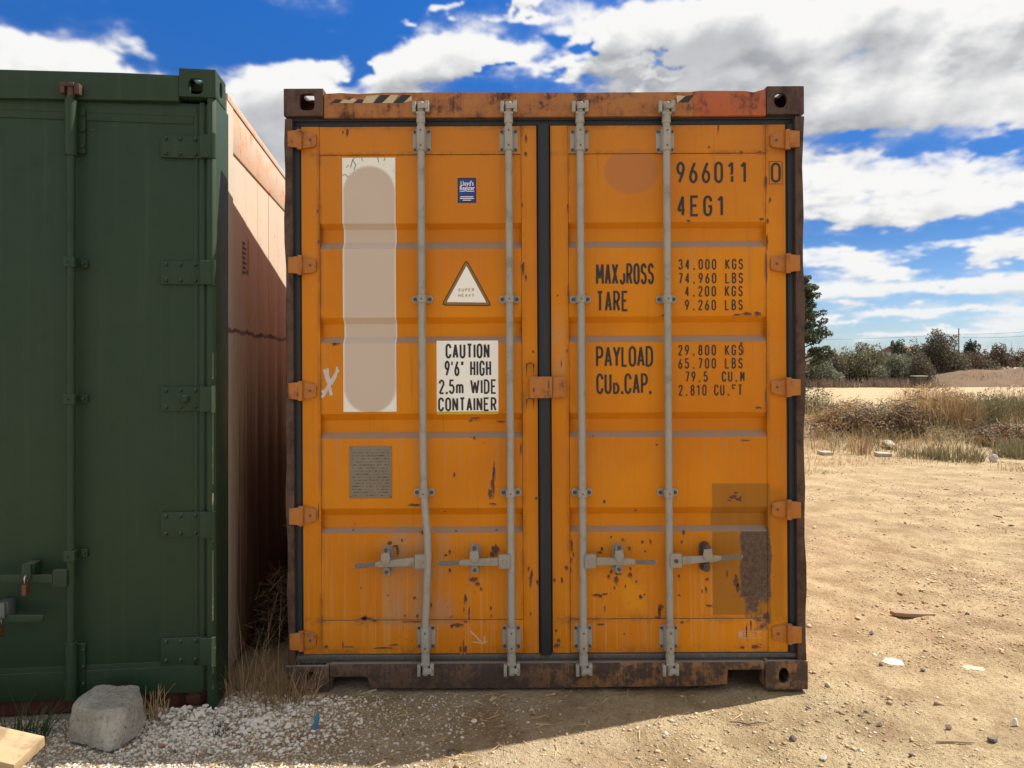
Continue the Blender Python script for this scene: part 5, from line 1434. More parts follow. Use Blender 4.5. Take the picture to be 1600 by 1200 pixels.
for v in [v for v in bm.verts if not v.link_faces]: bm.verts.remove(v)
bmesh.ops.bevel(bm, geom=list(bm.edges), offset=.004, segments=1, affect='EDGES', clamp_overlap=True)
bmesh.ops.triangulate(bm, faces=bm.faces)
for _ in range(5):
    le = [e for e in bm.edges if e.calc_length() > .011]
    if not le: break
    bmesh.ops.subdivide_edges(bm, edges=le, cuts=1)
    bmesh.ops.triangulate(bm, faces=bm.faces)
from mathutils import noise as mn
for v in bm.verts:
    n = mn.noise(v.co * 22) * .0045 + mn.noise(v.co * 60) * .0030 + mn.noise(v.co * 140) * .0016
    v.co += Vector((n, n * .7, n))
ctr = Vector((-1.68, 3.15, 0))
for v in bm.verts: v.co -= ctr
me = bpy.data.meshes.new('concrete_block'); bm.to_mesh(me); bm.free(); me.materials.append(concrete_mat()); me.shade_smooth(); me.set_sharp_from_angle(angle=R(28))
o = link(bpy.data.objects.new('concrete_block', me)); o.location = ctr
tag(o, 'broken grey concrete block standing in front of the green container', 'concrete block')

# timber block, lower left corner, its top in the sun
def wood_mat():
    m, q, b = mat("pale_sawn_timber"); co = objco(q); x, y, z = q.sep(co)
    g = q.noise(q.comb(q.m('MULTIPLY', x, 5.0), q.m('MULTIPLY', y, 70.0), q.m('MULTIPLY', z, 70.0)), 1.0, 5, .6, .5)
    n = q.noise(co, 9, 5, .6)
    c = q.mix(g, (.30, .20, .105), (.50, .37, .21)); c = q.mix(q.m('MULTIPLY', q.step(n, .5, .68), .7), c, (.17, .105, .06))
    finish(q, b, c, .8, g, .4, .003); return m
A = ray_at(70, 1150, 2.80); Bp = ray_at(38, 1196, 2.66); Cc = ray_at(0, 1113, 2.90)
e1 = (A - Bp); e2 = Vector((Cc.x - A.x, Cc.y - A.y, Cc.z - A.z)); e2n = e2.normalized()
nrm = e1.cross(e2n).normalized()
if nrm.z < 0: nrm = -nrm
wd = e1.length; e1n = e1.normalized(); nrm = e2n.cross(e1n).normalized()
if nrm.z < 0: nrm = -nrm
tb = MB().box(0, 1.1, -wd, 0, -.042, 0).build('timber_beam', wood_mat(), None, bevel=.004)
tb.matrix_world = Matrix(((e2n.x, e1n.x, nrm.x, A.x), (e2n.y, e1n.y, nrm.y, A.y), (e2n.z, e1n.z, nrm.z, A.z), (0, 0, 0, 1)))
tag(tb, 'sunlit pale timber beam poking in at the lower left corner', 'timber beam')
# what it leans on, beyond the frame
o = MB().box(-.16, .16, -.14, .14, -.01, .20).build('support_block', o.data.materials[0], None, bevel=.01); pp = A + e2n * .75; o.location = (pp.x, pp.y - .12, .0); o.rotation_euler = (0, 0, .3)
o.scale = (1, 1, max(.3, (pp.z - .12) / .20)); tag(o, 'low concrete block under the far end of the timber beam', 'concrete block')

# ================================================================== plants
def leaf_mat(name, a, b_, rough=.7, trans=.25):
    m, q, b = mat(name); g = q.new('ShaderNodeNewGeometry'); r = g.outputs['Random Per Island']
    c = q.mix(r, a, b_); finish(q, b, c, rough, spec=.25)
    if trans:
        t = q.new('ShaderNodeBsdfTranslucent'); q.put(t.inputs[0], c); mx = q.new('ShaderNodeMixShader'); mx.inputs[0].default_value = trans
        out = q.n['Material Output']; q.l.new(b.outputs[0], mx.inputs[1]); q.l.new(t.outputs[0], mx.inputs[2]); q.l.new(mx.outputs[0], out.inputs[0])
    return m
M_DRY = leaf_mat("dry_straw", (.36, .24, .12), (.62, .46, .26))
M_DRY2 = leaf_mat("brown_dry_stems", (.22, .135, .07), (.45, .31, .17))
M_WEED = leaf_mat("grey_green_weed", (.11, .105, .05), (.27, .235, .13))
M_GRN = leaf_mat("small_green_leaf", (.03, .055, .025), (.08, .12, .05))
M_TWIG = leaf_mat("grey_brush_twigs", (.07, .052, .038), (.23, .18, .13), trans=0)
def blades(n, cx, cy, rad, h0, h1, w, lean=.5, base=None, curl=.6, seg=3):
    """curved tapering blades; returns V, F"""
    a = rng.uniform(0, 2 * np.pi, n); r = rad * np.sqrt(rng.uniform(0, 1, n))
    bx, by = cx + r * np.cos(a), cy + r * np.sin(a)
    bz = ground_h(bx, by) - .01 if base is None else base + np.zeros(n)
    H = rng.uniform(h0, h1, n); la = a + rng.normal(0, .9, n); ln = np.abs(rng.normal(0, lean, n)) * H
    V = []; 
    for k in range(seg + 1):
        t = k / seg; off = ln * t ** (1 + curl); ww = w * (1 - t * .85) / 2
        px = bx + np.cos(la) * off; py = by + np.sin(la) * off; pz = bz + H * t * (1 - .15 * t * ln / np.maximum(H, .01))
        sx, sy = -np.sin(la + .6) * ww, np.cos(la + .6) * ww
        V += [np.stack([px - sx, py - sy, pz], 1), np.stack([px + sx, py + sy, pz], 1)]
    V = np.stack(V, 1); m = 2 * (seg + 1)
    f = np.array([[2 * k, 2 * k + 1, 2 * k + 3, 2 * k + 2] for k in range(seg)])
    F = (f[None] + (np.arange(n) * m)[:, None, None]).reshape(-1, 4)
    return V.reshape(-1, 3), F
def join(parts):
    Vs, Fs, b = [], [], 0
    for V, F in parts: Vs.append(V); Fs.append(F + b); b += len(V)
    return np.concatenate(Vs), np.concatenate(Fs)
def local(V, o): return V - np.array(o)
def plant(name, parts_mats, loc, label, cat, group=None):
    """first entry is the thing's own mesh kind: Empty with part children"""
    e = empty(name, loc); tag(e, label, cat, group)
    for nm, parts, m in parts_mats:
        V, F = join(parts); tag(np_mesh(nm, local(V, loc), F, m, e), kind='stuff')
    return e
def leafcloud(cs, n, size):
    """cs: list of (x,y,z,rx,ry,rz); leaf quads spread through the shells"""
    cs = np.array(cs); vol = cs[:, 3] * cs[:, 4] * cs[:, 5]; k = rng.choice(len(cs), n, p=vol / vol.sum())
    d = rng.normal(0, 1, (n, 3)); d /= np.linalg.norm(d, axis=1)[:, None]; r = rng.uniform(.35, 1, n) ** .6
    c = cs[k, :3] + d * r[:, None] * cs[k, 3:]
    u = rng.normal(0, 1, (n, 3)); u /= np.linalg.norm(u, axis=1)[:, None]; v = np.cross(u, rng.normal(0, 1, (n, 3))); v /= np.linalg.norm(v, axis=1)[:, None]
    s = (size * rng.uniform(.6, 1.4, n))[:, None]
    V = np.stack([c - u * s, c - v * s * .45, c + u * s, c + v * s * .45], 1).reshape(-1, 3)
    return V, np.arange(n * 4).reshape(n, 4)

# tuft in the gap between the containers
x, y, z = floor_at(388, 1085)
plant('dry_grass_tuft', [('blades', [blades(120, x, y, .10, .05, .20, .0032, 1.2), blades(34, x - .02, y + .15, .12, .2, .5, .0028, .5)], M_DRY), ('seed_stalks', [blades(110, x, y + .05, .12, .06, .24, .0032, 1.2)], M_DRY2)],
      (x, y, z), 'tangled dry grass tuft against the green container in the gap', 'dry grass')
x, y, z = floor_at(445, 1088)
plant('dry_grass_tuft', [('blades', [blades(120, x, y, .12, .05, .22, .005, .9), blades(50, x + .05, y - .02, .08, .08, .2, .005, .7)], M_DRY2)],
      (x, y, z), 'low brown dry grass by the left foot of the orange container', 'dry grass')
x, y, z = floor_at(478, 1092)
plant('dry_grass_tuft', [('blades', [blades(26, x, y, .05, .08, .17, .005, .6)], M_DRY)], (x, y, z), 'few pale straws before the lower left casting of the orange container', 'dry grass')
x, y, z = floor_at(35, 1124)
y = 3.14; x = (35 - 800) / F_PX * y; z = 0
plant('green_weed', [('blades', [blades(110, x, y, .10, .06, .17, .007, .7)], M_GRN)], (x, y, z), 'dark green weed under the green container left of the concrete block', 'weed')
x, y, z = floor_at(243, 1122)
plant('dry_weed', [('blades', [blades(46, x, y, .05, .06, .17, .007, .35)], M_DRY)], (x, y, z), 'short straw coloured stalks just right of the concrete block', 'weed')
x, y, z = floor_at(340, 1142)
plant('green_weed', [('blades', [blades(60, x, y, .04, .02, .06, .005, .7)], M_GRN), ], (x, y, z + .02), 'tiny green weed growing among the white stones', 'weed')
x, y, z = floor_at(377, 1166)
plant('green_weed', [('blades', [blades(50, x, y, .035, .01, .03, .005, 1.0)], M_GRN), ], (x, y, z + .02), 'flat green sprig on the grit right of the stone heap', 'weed')
# scattered straw litter in front and in the gap (ground cover)
parts = []
n = 900
xs = rng.uniform(-1.25, 1.2, n); ys = rng.uniform(2.9, 3.6, n)
keep = (rng.uniform(0, 1, n) < np.clip(.7 - (xs + 1.1) * .28, .12, 1)); xs, ys = xs[keep], ys[keep]; n = len(xs)
an = rng.uniform(0, np.pi, n); ln = rng.uniform(.01, .045, n); zz = ground_h(xs, ys) + rng.uniform(.002, .010, n)
ux, uy = np.cos(an) * ln, np.sin(an) * ln; wx, wy = -np.sin(an) * .0013, np.cos(an) * .0013
V = np.stack([np.stack([xs - ux - wx, ys - uy - wy, zz], 1), np.stack([xs - ux + wx, ys - uy + wy, zz], 1), np.stack([xs + ux + wx, ys + uy + wy, zz + rng.uniform(-.004, .012, n)], 1), np.stack([xs + ux - wx, ys + uy - wy, zz + .003], 1)], 1).reshape(-1, 3)
tag(np_mesh('straw_litter', V, np.arange(4 * n).reshape(n, 4), M_DRY), 'short dry straws strewn over the shaded ground', None, None, 'stuff')
# straw carpet back in the gap
parts = [blades(9, -1.30 - .10 * t + random.uniform(-.05, .08), 3.6 + t, .10, .02, .10, .005, 1.2) for t in np.linspace(0, 3.4, 46)]
V, F = join(parts); tag(np_mesh('straw_litter', V, F, M_DRY2), 'dry grass along the gap between the containers', None, None, 'stuff')

def gap_shade_brush(yd, h, label):  # brush added to block light and darken the gap
    x = -1.34 - (yd - 3.6) * .06; pm = [('twigs', [tw_(500, x, yd, 0, .16, .35, h)], M_DRY2), ('dead_leaves', [leafcloud([(x, yd, h * .3, .22, .45, h * .55)], 2600, .016)], M_LITTER)]
    return plant('brush_heap', pm, (x, yd, 0), label, 'brush heap', 'brush added to darken the gap between the containers')
M_LITTER = leaf_mat("gap_shade_leaves", (.035, .022, .014), (.10, .065, .04), trans=0)
def tw_(n, cx, cy, cz, rx, ry, rz):
    c = np.stack([cx + rng.normal(0, .5, n) * rx, cy + rng.normal(0, .5, n) * ry, cz + np.abs(rng.normal(0, .5, n)) * rz], 1)
    d = rng.normal(0, 1, (n, 3)) * np.array([1, .8, .6]); d /= np.linalg.norm(d, axis=1)[:, None]; l = rng.uniform(.03, .12, n)[:, None]
    s_ = np.cross(d, rng.normal(0, 1, (n, 3))); s_ /= np.linalg.norm(s_, axis=1)[:, None]; s_ *= .0022
    V = np.stack([c - d * l - s_, c - d * l + s_, c + d * l + s_ * .5, c + d * l - s_ * .5], 1).reshape(-1, 3); return V, np.arange(4 * n).reshape(n, 4)
gap_shade_brush(4.5, .30, 'added dark brush deepening the shade of the gap, the nearer heap')
gap_shade_brush(5.6, .42, 'added dark brush deepening the shade of the gap, behind the nearer heap')

# ------------------------------------------------------------------ vegetation band on the bank, right
def at_depth(px, y): return (px - 800) / F_PX * y
# low dry grass as ground cover
parts = []; parts2 = []
for i in range(640):
    y = random.uniform(10.6, 21); px = random.uniform(1230, 1900 if y < 16 else 2000); x = at_depth(px, y)
    dens_ = (.25 if y < 13 else 1.0)
    if y < 13.4:
        if float(fbm(np.array([x]), np.array([y]), .9, 3, 77)[0]) < .04: continue
        (parts if random.random() < .65 else parts2).append(blades(26, x, y, .30, .03, .14, .010, .8, seg=2))
    else:
        (parts if random.random() < .55 else parts2).append(blades(30, x, y, .42, .08, .34, .013, .7, seg=2))
V, F = join(parts); tag(np_mesh('dry_grass', V, F, M_DRY), 'dry straw coloured grass covering the bank', None, None, 'stuff')
V, F = join(parts2); tag(np_mesh('green_grass', V, F, M_WEED), 'grey green weeds covering the bank', None, None, 'stuff')
GW_ = 'weed clumps on the bank behind the yard'
def weedclump(px, yd, wide, h, m, label, n=420, m2=None, lean=.35):
    x = at_depth(px, yd); z = float(ground_h(np.array([x]), np.array([yd]))[0])
    pm = [('stems', [blades(n, x, yd, wide, h * .45, h, .014, lean)], m)]
    if m2: pm.append(('seed_heads', [leafcloud([(x, yd, z + h * .72, wide * 1.0, wide, h * .28)], n, .022)], m2))
    return plant('weed_clump', pm, (x, yd, z), label, 'weeds', GW_)
weedclump(1268, 15.8, .42, .62, M_WEED, 'green weed clump right beside the orange container edge', 420, M_GRN)
weedclump(1458, 15.2, .55, .84, M_DRY, 'tallest golden dry weeds right of the dark brush heap', 900, M_DRY2)
weedclump(1425, 16.0, .45, .78, M_DRY, 'yellow grass clump directly behind the dark brush heap', 500)
weedclump(1492, 15.0, .42, .68, M_DRY2, 'brown dry weeds between the golden and the green clump', 600, M_DRY2)
weedclump(1530, 15.4, .60, .62, M_WEED, 'grey green weed clump right of the tall golden weeds', 700, M_WEED)
weedclump(1580, 15.8, .55, .70, M_WEED, 'mixed green weeds at the right picture edge', 500, M_DRY)
weedclump(1592, 12.6, .40, .42, M_WEED, 'low green weeds in the near strip at the right picture edge', 420)
weedclump(1495, 12.2, .38, .26, M_WEED, 'low olive weed in the near grass strip', 360)
weedclump(1440, 12.6, .4, .24, M_WEED, 'small olive weed in the near grass strip left of another', 300)
weedclump(1345, 13.0, .16, .62, M_DRY2, 'thin upright dry weed stalks before the brush heap', 60)
cl1, cl2 = [], []
for i in range(230):
    yd = random.uniform(14.0, 20.5); px = random.uniform(1235, 1950); x = at_depth(px, yd); z = float(ground_h(np.array([x]), np.array([yd]))[0])
    s_ = random.uniform(.14, .34); (cl1 if random.random() < .6 else cl2).append(leafcloud([(x, yd, z + s_ * .35, s_ * 1.3, s_, s_ * .8)], 170, .024))
V, F = join(cl1); tag(np_mesh('dry_scrub', V, F, M_DRY2), 'brown dry scrub covering the bank', None, None, 'stuff')
V, F = join(cl2); tag(np_mesh('green_scrub', V, F, M_WEED), 'olive scrub covering the bank', None, None, 'stuff')
# brush heap: twigs thrown together
def twigs(n, cx, cy, cz, rx, ry, rz, lmin, lmax, w):
    c = np.stack([cx + rng.normal(0, .5, n) * rx, cy + rng.normal(0, .5, n) * ry, cz + np.abs(rng.normal(0, .5, n)) * rz], 1)
    d = rng.normal(0, 1, (n, 3)) * np.array([1, .8, .45]); d /= np.linalg.norm(d, axis=1)[:, None]
    l = rng.uniform(lmin, lmax, n)[:, None]; s = np.cross(d, rng.normal(0, 1, (n, 3))); s /= np.linalg.norm(s, axis=1)[:, None]; s *= w
    m = c + rng.normal(0, .03, (n, 3))
    V = np.stack([c - d * l - s, c - d * l + s, m + s, m - s, c + d * l + s * .5, c + d * l - s * .5], 1).reshape(-1, 3)
    f = np.array([[0, 1, 2, 3], [3, 2, 4, 5]]); F = (f[None] + (np.arange(n) * 6)[:, None, None]).reshape(-1, 4)
    return V, F
def brush(px, yd, rx, h, label, n=900, m=M_TWIG):
    x = at_depth(px, yd); z = float(ground_h(np.array([x]), np.array([yd]))[0])
    # dark earth core so that the heap is not see-through
    e = plant('brush_heap', [('twigs', [twigs(n, x, yd, z, rx, rx * .6, h, .03, .15, .006)], m), ('dead_leaves', [leafcloud([(x, yd, z + h * .25, rx, rx * .6, h * .6)], n * 2, .026)], M_DRY2)], (x, yd, z), label, 'brush heap', 'heaps of cut brush on the bank')
    core = MB(); N = 14; V = [(0, 0, h * .62)]
    for i in range(N): t = 2 * math.pi * i / N; V.append((math.cos(t) * rx * .8 * random.uniform(.8, 1.15), math.sin(t) * rx * .5, h * random.uniform(.1, .3)))
    for i in range(N): t = 2 * math.pi * i / N; V.append((math.cos(t) * rx * 1.0, math.sin(t) * rx * .65, -.1))
    core.add(V, [(0, i + 1, (i + 1) % N + 1) for i in range(N)] + [(i + 1, i + 1 + N, (i + 1) % N + 1 + N, (i + 1) % N + 1) for i in range(N)]).build('soil_core', M_SOIL, e, smooth=60)
    return e
M_SOIL = simple("dark_turned_soil", (.11, .07, .045), .95, .4, 5, .6)
brush(1415, 14.4, .42, .55, 'dark tangled brush heap left of the golden weeds')
brush(1362, 14.5, .55, .50, 'grey brown heap of cut branches in the middle of the bank', 1100)
brush(1312, 14.8, .50, .38, 'low heap of cut branches nearest the orange container', 800, M_DRY2)
brush(1575, 13.9, .65, .32, 'grey twig heap low at the right picture edge', 1000)
# clods on the bank crest
for px, yd, s, lb in ((1518, 18.0, .28, 'large dark soil clod on the crest behind the green weeds'), (1560, 18.3, .24, 'dark soil clod on the crest left of the last one'), (1582, 18.0, .26, 'rightmost dark soil clod on the crest'), (1543, 18.5, .20, 'middle soil clod on the crest, smaller than its neighbours')):
    x = at_depth(px, yd); me = stone_meshes[random.randrange(7)].copy(); me.materials[0] = M_SOIL
    o = link(bpy.data.objects.new('soil_clod', me)); o.location = (x, yd, .60); o.scale = (s, s, s * .8); tag(o, lb, 'soil clod', 'soil clods on the bank crest')
# slabs and litter among the grass
M_SLAB = simple("pale_concrete_slab", (.36, .33, .27), .9, .15, 10, .3)
def slab(px, py, wpx, h, label, tilt=.0, m=M_SLAB, name='concrete_slab', dep=.25, rz=.1, lift=0):
    y = CAMH * F_PX / (py - HOR); x = at_depth(px, y); z = float(ground_h(np.array([x]), np.array([y]))[0])
    w = wpx / F_PX * y
    o = MB().box(-w / 2, w / 2, -dep / 2, dep / 2, 0, h).build(name, m, None, bevel=.008); o.location = (x, y + dep / 2, z + lift); o.rotation_euler = (tilt, 0, rz)
    return tag(o, label, 'concrete slab', 'broken slabs lying before the bank')
slab(1294, 711, 16, .055, 'pale slab lying nearest the orange container in the grass strip')
slab(1385, 714, 20, .06, 'pale slab in the grass strip below the brush heaps', rz=-.12)
yd = 13.6; x = at_depth(1390, yd)
V = []
for i in range(7):
    t = -1 + i / 3; V += [(t * .10, -.12, .05 - .03 * t * t), (t * .10, .12, .06 - .03 * t * t)]
o = MB().add(V, [(2 * i, 2 * i + 1, 2 * i + 3, 2 * i + 2) for i in range(6)]).build('bent_sheet', M_SLAB, None); o.modifiers.new('thickness', 'SOLIDIFY').thickness = .012
o.location = (x, yd, float(ground_h(np.array([x]), np.array([yd]))[0]) + .05); o.rotation_euler = (.3, .1, .0); tag(o, 'curved pale sheet lying at the foot of the dark brush heap', 'sheet')
def litter(px, py, s, label, m):
    y = CAMH * F_PX / (py - HOR); x = at_depth(px, y); z = float(ground_h(np.array([x]), np.array([y]))[0])
    bm = bmesh.new(); bmesh.ops.create_icosphere(bm, subdivisions=2, radius=1)
    for v in bm.verts: v.co *= 1 + .45 * mn.noise(v.co * 2.2 + Vector((px, 0, 0)))
    me = bpy.data.meshes.new('plastic_bag'); bm.to_mesh(me); bm.free(); me.materials.append(m); o = link(bpy.data.objects.new('plastic_bag', me)); o.location = (x, y, z + s * .5); o.scale = (s * .8, s * .7, s); return tag(o, label, 'plastic bag', 'plastic litter in the grass')
M_BAG = simple("white_plastic_bag", (.75, .76, .78), .4, .08, 20, .1); M_BAG2 = simple("grey_plastic_bag", (.42, .43, .42), .5, .3, 20, .1)
litter(1263, 680, .14, 'white plastic bag peeping out right beside the container edge', M_BAG)
litter(1553, 722, .085, 'grey white plastic litter in the grass strip towards the right edge', M_BAG2)

# ------------------------------------------------------------------ far side of the field
M_BERM = simple("red_brown_earth", (.115, .068, .038), .95, .6, .9, .8)
def far_strip():
    xs = np.linspace(4, 120, 220); ts = np.linspace(0, 1, 12); V = []
    for i, x in enumerate(xs):
        pxx = 800 + F_PX * x / 53
        hb = np.interp(pxx, [1200, 1330, 1410, 1480, 1530, 1600, 1900, 3000], [.10, .18, .22, .75, 1.05, 1.15, 1.1, .6])
        for t in ts:
            V.append((x, 50.5 + t * 6, -.02 + hb * (math.sin(min(t * 1.4, 1) * math.pi / 2)) * (1 + .5 * float(fbm(np.array([x]), np.array([t * 12.]), .5, 3, 61)[0]))))
    n = len(ts); F = [(i * n + j, (i + 1) * n + j, (i + 1) * n + j + 1, i * n + j + 1) for i in range(len(xs) - 1) for j in range(n - 1)]
    return tag(np_mesh('earth_berm', V, F, M_BERM, smooth=True), kind='structure')
far_strip()
rc = [(1575, .55), (1588, .65), (1566, .4), (1596, .5)]
for i, (px, s) in enumerate(rc):
    yd = 56; x = at_depth(px, yd); me = stone_meshes[i].copy(); me.materials[0] = M_ROCKP if i % 2 else M_S2
    o = link(bpy.data.objects.new('boulder', me)); o.location = (x, yd, 1.0 + s * .1); o.scale = (s, s * .8, s * .8); o.rotation_euler = (0, .2, i)
    tag(o, ['greyish boulder, left part of the pile on the berm', 'tallest pale boulder of the pile on the berm', 'smallest brown boulder at the left foot of the pile on the berm', 'pale boulder of the berm pile cut by the right picture edge'][i], 'boulder', 'boulders on the far berm')

B1 = leaf_mat("olive_bush_leaves", (.10, .10, .055), (.24, .22, .13))
B2 = leaf_mat("grey_green_leaves", (.11, .12, .075), (.27, .27, .19))
B3 = leaf_mat("dark_evergreen_leaves", (.03, .045, .028), (.09, .105, .06))
B4 = leaf_mat("brownish_tree_leaves", (.075, .068, .045), (.19, .165, .115))
B5 = leaf_mat("reddish_dry_bush", (.085, .05, .035), (.18, .12, .085))
M_BARK = simple("grey_bark", (.11, .085, .065), .9, .3, 6, .5)
GB = 'bushes along the far side of the field'
def bush(px, py_top, wpx, yd, m, label, n=2600, size=.085, lobes=7, name='bush', group=GB, z0=0, spiky=0):
    x = at_depth(px, yd); top = CAMH + (HOR - py_top) / F_PX * yd; w = wpx / F_PX * yd / 2; h = max(top - z0, .4)
    r = random.Random(int(px * 7 + py_top)); cs = []
    for i in range(lobes):
        u = -1 + 2 * (i + .5) / lobes + r.uniform(-.15, .15); hh = h * (1 - .38 * u * u) * r.uniform(.78, 1.0)
        cs.append((x + u * w * .72, yd + r.uniform(-.5, .5) * w * .4, z0 + hh * .52, w * r.uniform(.28, .42), w * .5, hh * .50))
    cs.append((x, yd, z0 + h * .62, w * .34, w * .45, h * .38))
    for i in range(3): cs.append((x + r.uniform(-.7, .7) * w, yd - w * .3, z0 + h * r.uniform(.15, .35), w * .35, w * .35, h * .22))
    for i in range(4):
        u = r.uniform(-.75, .75); cs.append((x + u * w, yd, z0 + h * (1 - .35 * u * u) * .9, w * .12, w * .2, h * .13))
    parts = [leafcloud(cs, int(n * 2.6), size * .9)]
    if spiky: parts.append(blades(spiky, x, yd, w * .9, h * .55, h * 1.05, .05, .25, base=z0))
    loc = (x, yd, z0); e = empty(name, loc); tag(e, label, 'bush' if name == 'bush' else 'tree', group)
    V, F = join(parts); tag(np_mesh('foliage', local(V, loc), F, m, e), kind='stuff')
    st = MB()
    for i in range(5):
        a = r.uniform(0, 6.3); st.tube([(0, 0, 0), (math.cos(a) * w * .15, math.sin(a) * w * .15, h * .3), (math.cos(a) * w * .45, math.sin(a) * w * .3, h * .72)], [.07, .05, .02], 5)
    st.build('stems', M_BARK, e)
    return e
bush(1278, 555, 80, 52, B2, 'low grey green bush below the pine tree', 2600, .08)
bush(1300, 545, 60, 55, B4, 'dull brown bush between the pine and the round olive bush', 2000, .08)
bush(1352, 535, 108, 56, B1, 'large round olive bush with orange tinged top right of the pine', 5200, .085, spiky=160)
bush(1400, 552, 80, 54, B2, 'grey green bush between the round olive bush and the big tree', 3200, .08)
bush(1462, 514, 98, 57, B4, 'tallest broad dark tree in the middle of the far hedge', 6400, .085, 9, 'broad_tree', 'trees beyond the field')
bush(1435, 548, 50, 52.5, B4, 'small dark bush at the left foot of the broad tree', 1400, .08)
bush(1515, 548, 70, 58, B5, 'low reddish brown bush right of the broad tree', 2400, .08)
bush(1488, 562, 60, 57.5, B3, 'dark low bush under the right side of the broad tree', 1500, .08)
bush(1560, 534, 60, 59, B5, 'tall reddish dry bush close to the right edge', 3000, .08, spiky=40)
bush(1596, 545, 60, 60, B5, 'reddish bush cut by the right picture edge', 2400, .08)
bush(1545, 560, 60, 57.5, B4, 'low dull bush behind the berm crest', 1500, .08)
bush(1405, 529, 42, 92, B3, 'dark distant evergreen left of the broad tree', 2600, .14, 6, 'evergreen_tree', 'trees beyond the field')
bush(1517, 530, 38, 95, B3, 'dark flat topped distant tree right of the power pole', 2600, .14, 5, 'evergreen_tree', 'trees beyond the field')
bush(1278, 541, 26, 95, B3, 'small distant evergreen seen beside the pine', 900, .14, 5, 'evergreen_tree', 'trees beyond the field')
bush(1640, 540, 120, 58, B1, 'olive bush beyond the right picture edge', 2600, .1)
bush(1380, 548, 90, 58, B4, 'dull olive bush behind the round olive bush', 3000, .09)
bush(1430, 550, 90, 60, B1, 'olive bush filling behind the broad tree on its left', 3000, .09)
bush(1320, 550, 90, 59, B2, 'grey green bush behind, between pine and olive bush', 2600, .09)
bush(1535, 552, 90, 62, B4, 'dull bush behind the reddish bushes', 2600, .09)
# dry undergrowth along the foot of the bushes
parts = [blades(26, random.uniform(14, 28.5), random.uniform(49.8, 51.5), .9, .2, .75, .05, .5, base=0, seg=2) for _ in range(110)]
V, F = join(parts); tag(np_mesh('dry_undergrowth', V, F, leaf_mat("purple_brown_stems", (.14, .10, .08), (.27, .20, .15))), 'brown dry undergrowth at the foot of the far bushes', None, None, 'stuff')

# dry weeds on the berm
parts = []
for _ in range(150):
    px = random.uniform(1400, 2100); yd = random.uniform(51.5, 57); x = at_depth(px, yd)
    hb = float(np.interp(800 + F_PX * x / 53, [1200, 1330, 1410, 1480, 1530, 1600, 1900, 3000], [.10, .18, .22, .75, 1.05, 1.15, 1.1, .6])); t = min((yd - 50.5) / 6 * 1.4, 1)
    parts.append(blades(16, x, yd, .8, .12, .5, .045, .6, base=hb * math.sin(t * math.pi / 2) - .15, seg=2))
V, F = join(parts); tag(np_mesh('dry_grass', V, F, M_DRY2), 'sparse brown weeds growing on the earth berm', None, None, 'stuff')

# pine
def pine(px, yd, py_top, label):
    x = at_depth(px, yd); H = CAMH + (HOR - py_top) / F_PX * yd; loc = (x, yd, 0); e = empty('pine_tree', loc); tag(e, label, 'tree', 'trees beyond the field')
    MB().tube([(0, 0, 0), (.1, 0, H * .35), (-.05, 0, H * .7), (.0, 0, H * .97)], [.22, .17, .10, .03], 8).build('trunk', M_BARK, e)
    r = random.Random(3); cs = []; br = MB()
    for i in range(64):
        t = .12 + .86 * (i + .5) / 64; a = r.uniform(0, 6.3); rad = (1.95 * (1 - t) ** .55 + .25) * r.uniform(.5, 1.0)
        if t < .32: rad *= .95
        px_, py_, pz_ = math.cos(a) * rad, math.sin(a) * rad, H * t + rad * .28
        br.tube([(0, 0, H * t - .25), (px_ * .5, py_ * .5, H * t), (px_, py_, pz_)], [.05, .035, .012], 4)
        for k in range(3):
            f = .55 + .25 * k; cs.append((px_ * f + r.uniform(-.15, .15), py_ * f, H * t + rad * .28 * f + r.uniform(-.1, .2), .30, .30, .22))
    br.build('branches', M_BARK, e)
    V, F = leafcloud(cs, 17000, .09); np_mesh('crown', V, F, leaf_mat("pine_needles", (.03, .045, .026), (.10, .115, .06)), e)
    return e
pine(1252, 50, 436, 'tall dark pine rising right beside the orange container')

# houses far off between the trees
M_WALL = simple("white_render", (.62, .58, .52), .8, .06, 2, .1); M_TILE = simple("clay_roof_tiles", (.20, .11, .08), .8, .2, 3, .2); M_PANE = simple("dark_window_glass", (.03, .035, .045), .2, .2, 3, 0)
def house(px, yd, w, h, ridge, label, m=M_WALL):
    x = at_depth(px, yd); e = empty('house', (x, yd, 0), (0, 0, .15)); tag(e, label, 'house', 'far houses between the trees')
    MB().box(-w / 2, w / 2, 0, 7, 0, h).build('wall', m, e)
    MB().prism_axis([(-.4, h + .002), (3.5, h + ridge), (7.4, h + .002)], -w / 2 - .4, w / 2 + .4, 'x').build('roof', M_TILE, e)
    for i in range(max(2, int(w // 3))):
        xx = -w / 2 + (i + .5) * w / max(2, int(w // 3)); f = MB().box(xx - .5, xx + .5, -.03, -.002, h - 1.9, h - .7).build('window', M_WALL, e); MB().box(xx - .42, xx + .42, -.045, -.031, h - 1.82, h - .78).build('pane', M_PANE, f)
    return e
house(1427, 150, 4.6, 4.1, 1.2, 'red roofed white house between the distant evergreen and broad tree')
house(1300, 170, 4.5, 3.6, .9, 'tiny pale house glimpsed right of the pine')
house(1532, 160, 6, 3.0, .8, 'low pale house glimpsed right of the flat topped tree')
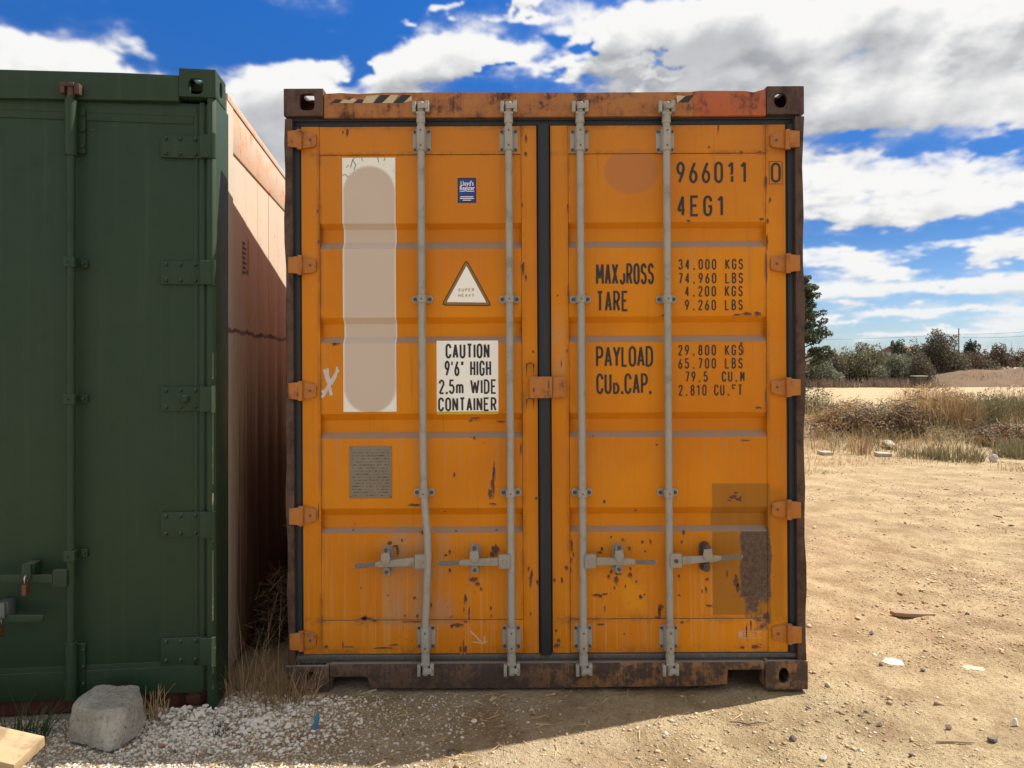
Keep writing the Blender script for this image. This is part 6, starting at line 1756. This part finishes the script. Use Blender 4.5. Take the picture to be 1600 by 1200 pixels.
# distant wooded rise so that the horizon is closed
def far_wood():
    parts = []
    for i in range(260):
        a = -math.pi + 2 * math.pi * i / 260 + random.uniform(-.01, .01); d = random.uniform(230, 330); x, y = math.sin(a) * d, math.cos(a) * d; s = random.uniform(5, 9)
        parts.append(leafcloud([(x, y, s * .30, s * 1.1, s * .8, s * .42)], 160, .9))
    V, F = join(parts); return tag(np_mesh('distant_wood', V, F, B3), 'low dark belt of distant trees along the horizon', None, None, 'stuff')
far_wood()
# pole and wires
M_POLE = simple("grey_pole", (.16, .15, .14), .8, .2, 3, .1)
yd = 105; xpole = at_depth(1498, yd); hp = CAMH + (HOR - 513) / F_PX * yd
pe = empty('power_pole', (xpole, yd, 0)); tag(pe, 'thin grey power pole standing behind the broad tree', 'power pole')
MB().tube([(0, 0, 0), (0, 0, hp)], [.11, .07], 8).build('pole', M_POLE, pe); MB().box(-.35, .35, -.04, .04, hp - .92, hp - .86).build('crossarm', M_POLE, pe)
def wire(p0, p1, sag, label):
    P = []
    for i in range(25):
        t = i / 24; p = Vector(p0).lerp(Vector(p1), t); p.z -= sag * 4 * t * (1 - t); P.append(tuple(p))
    c = Vector(p0); o = MB().tube([tuple(Vector(q) - c) for q in P], .018, 4).build('power_line', M_POLE, None); o.location = c; tag(o, label, 'power line', 'power lines of the grey pole')
zc = hp - .8
wire((xpole + .6, yd, zc), (at_depth(1700, 88), 88, CAMH + (HOR - 506) / F_PX * 88), .35, 'upper power line running right from the grey pole')
wire((xpole + .6, yd, zc - .5), (at_depth(1700, 88), 88, CAMH + (HOR - 514) / F_PX * 88), .35, 'lower power line running right from the grey pole')
wire((xpole - .6, yd, zc), (at_depth(1150, 130), 130, CAMH + (HOR - 528) / F_PX * 130), .5, 'power line running left from the grey pole behind the trees')
# dark bin with pale lid at the foot of the bushes
yd = 50.2; x = at_depth(1436, yd); be = empty('bin', (x, yd, .1)); tag(be, 'small dark bin with pale lid at the foot of the far bushes', 'bin')
MB().prism([(-.30, 0), (.30, 0), (.36, .62), (-.36, .62)], -.3, .3).build('bin_body', M_BOLT, be, bevel=.02); MB().box(-.42, .42, -.34, .34, .625, .70).build('lid', M_SLAB, be, bevel=.02)
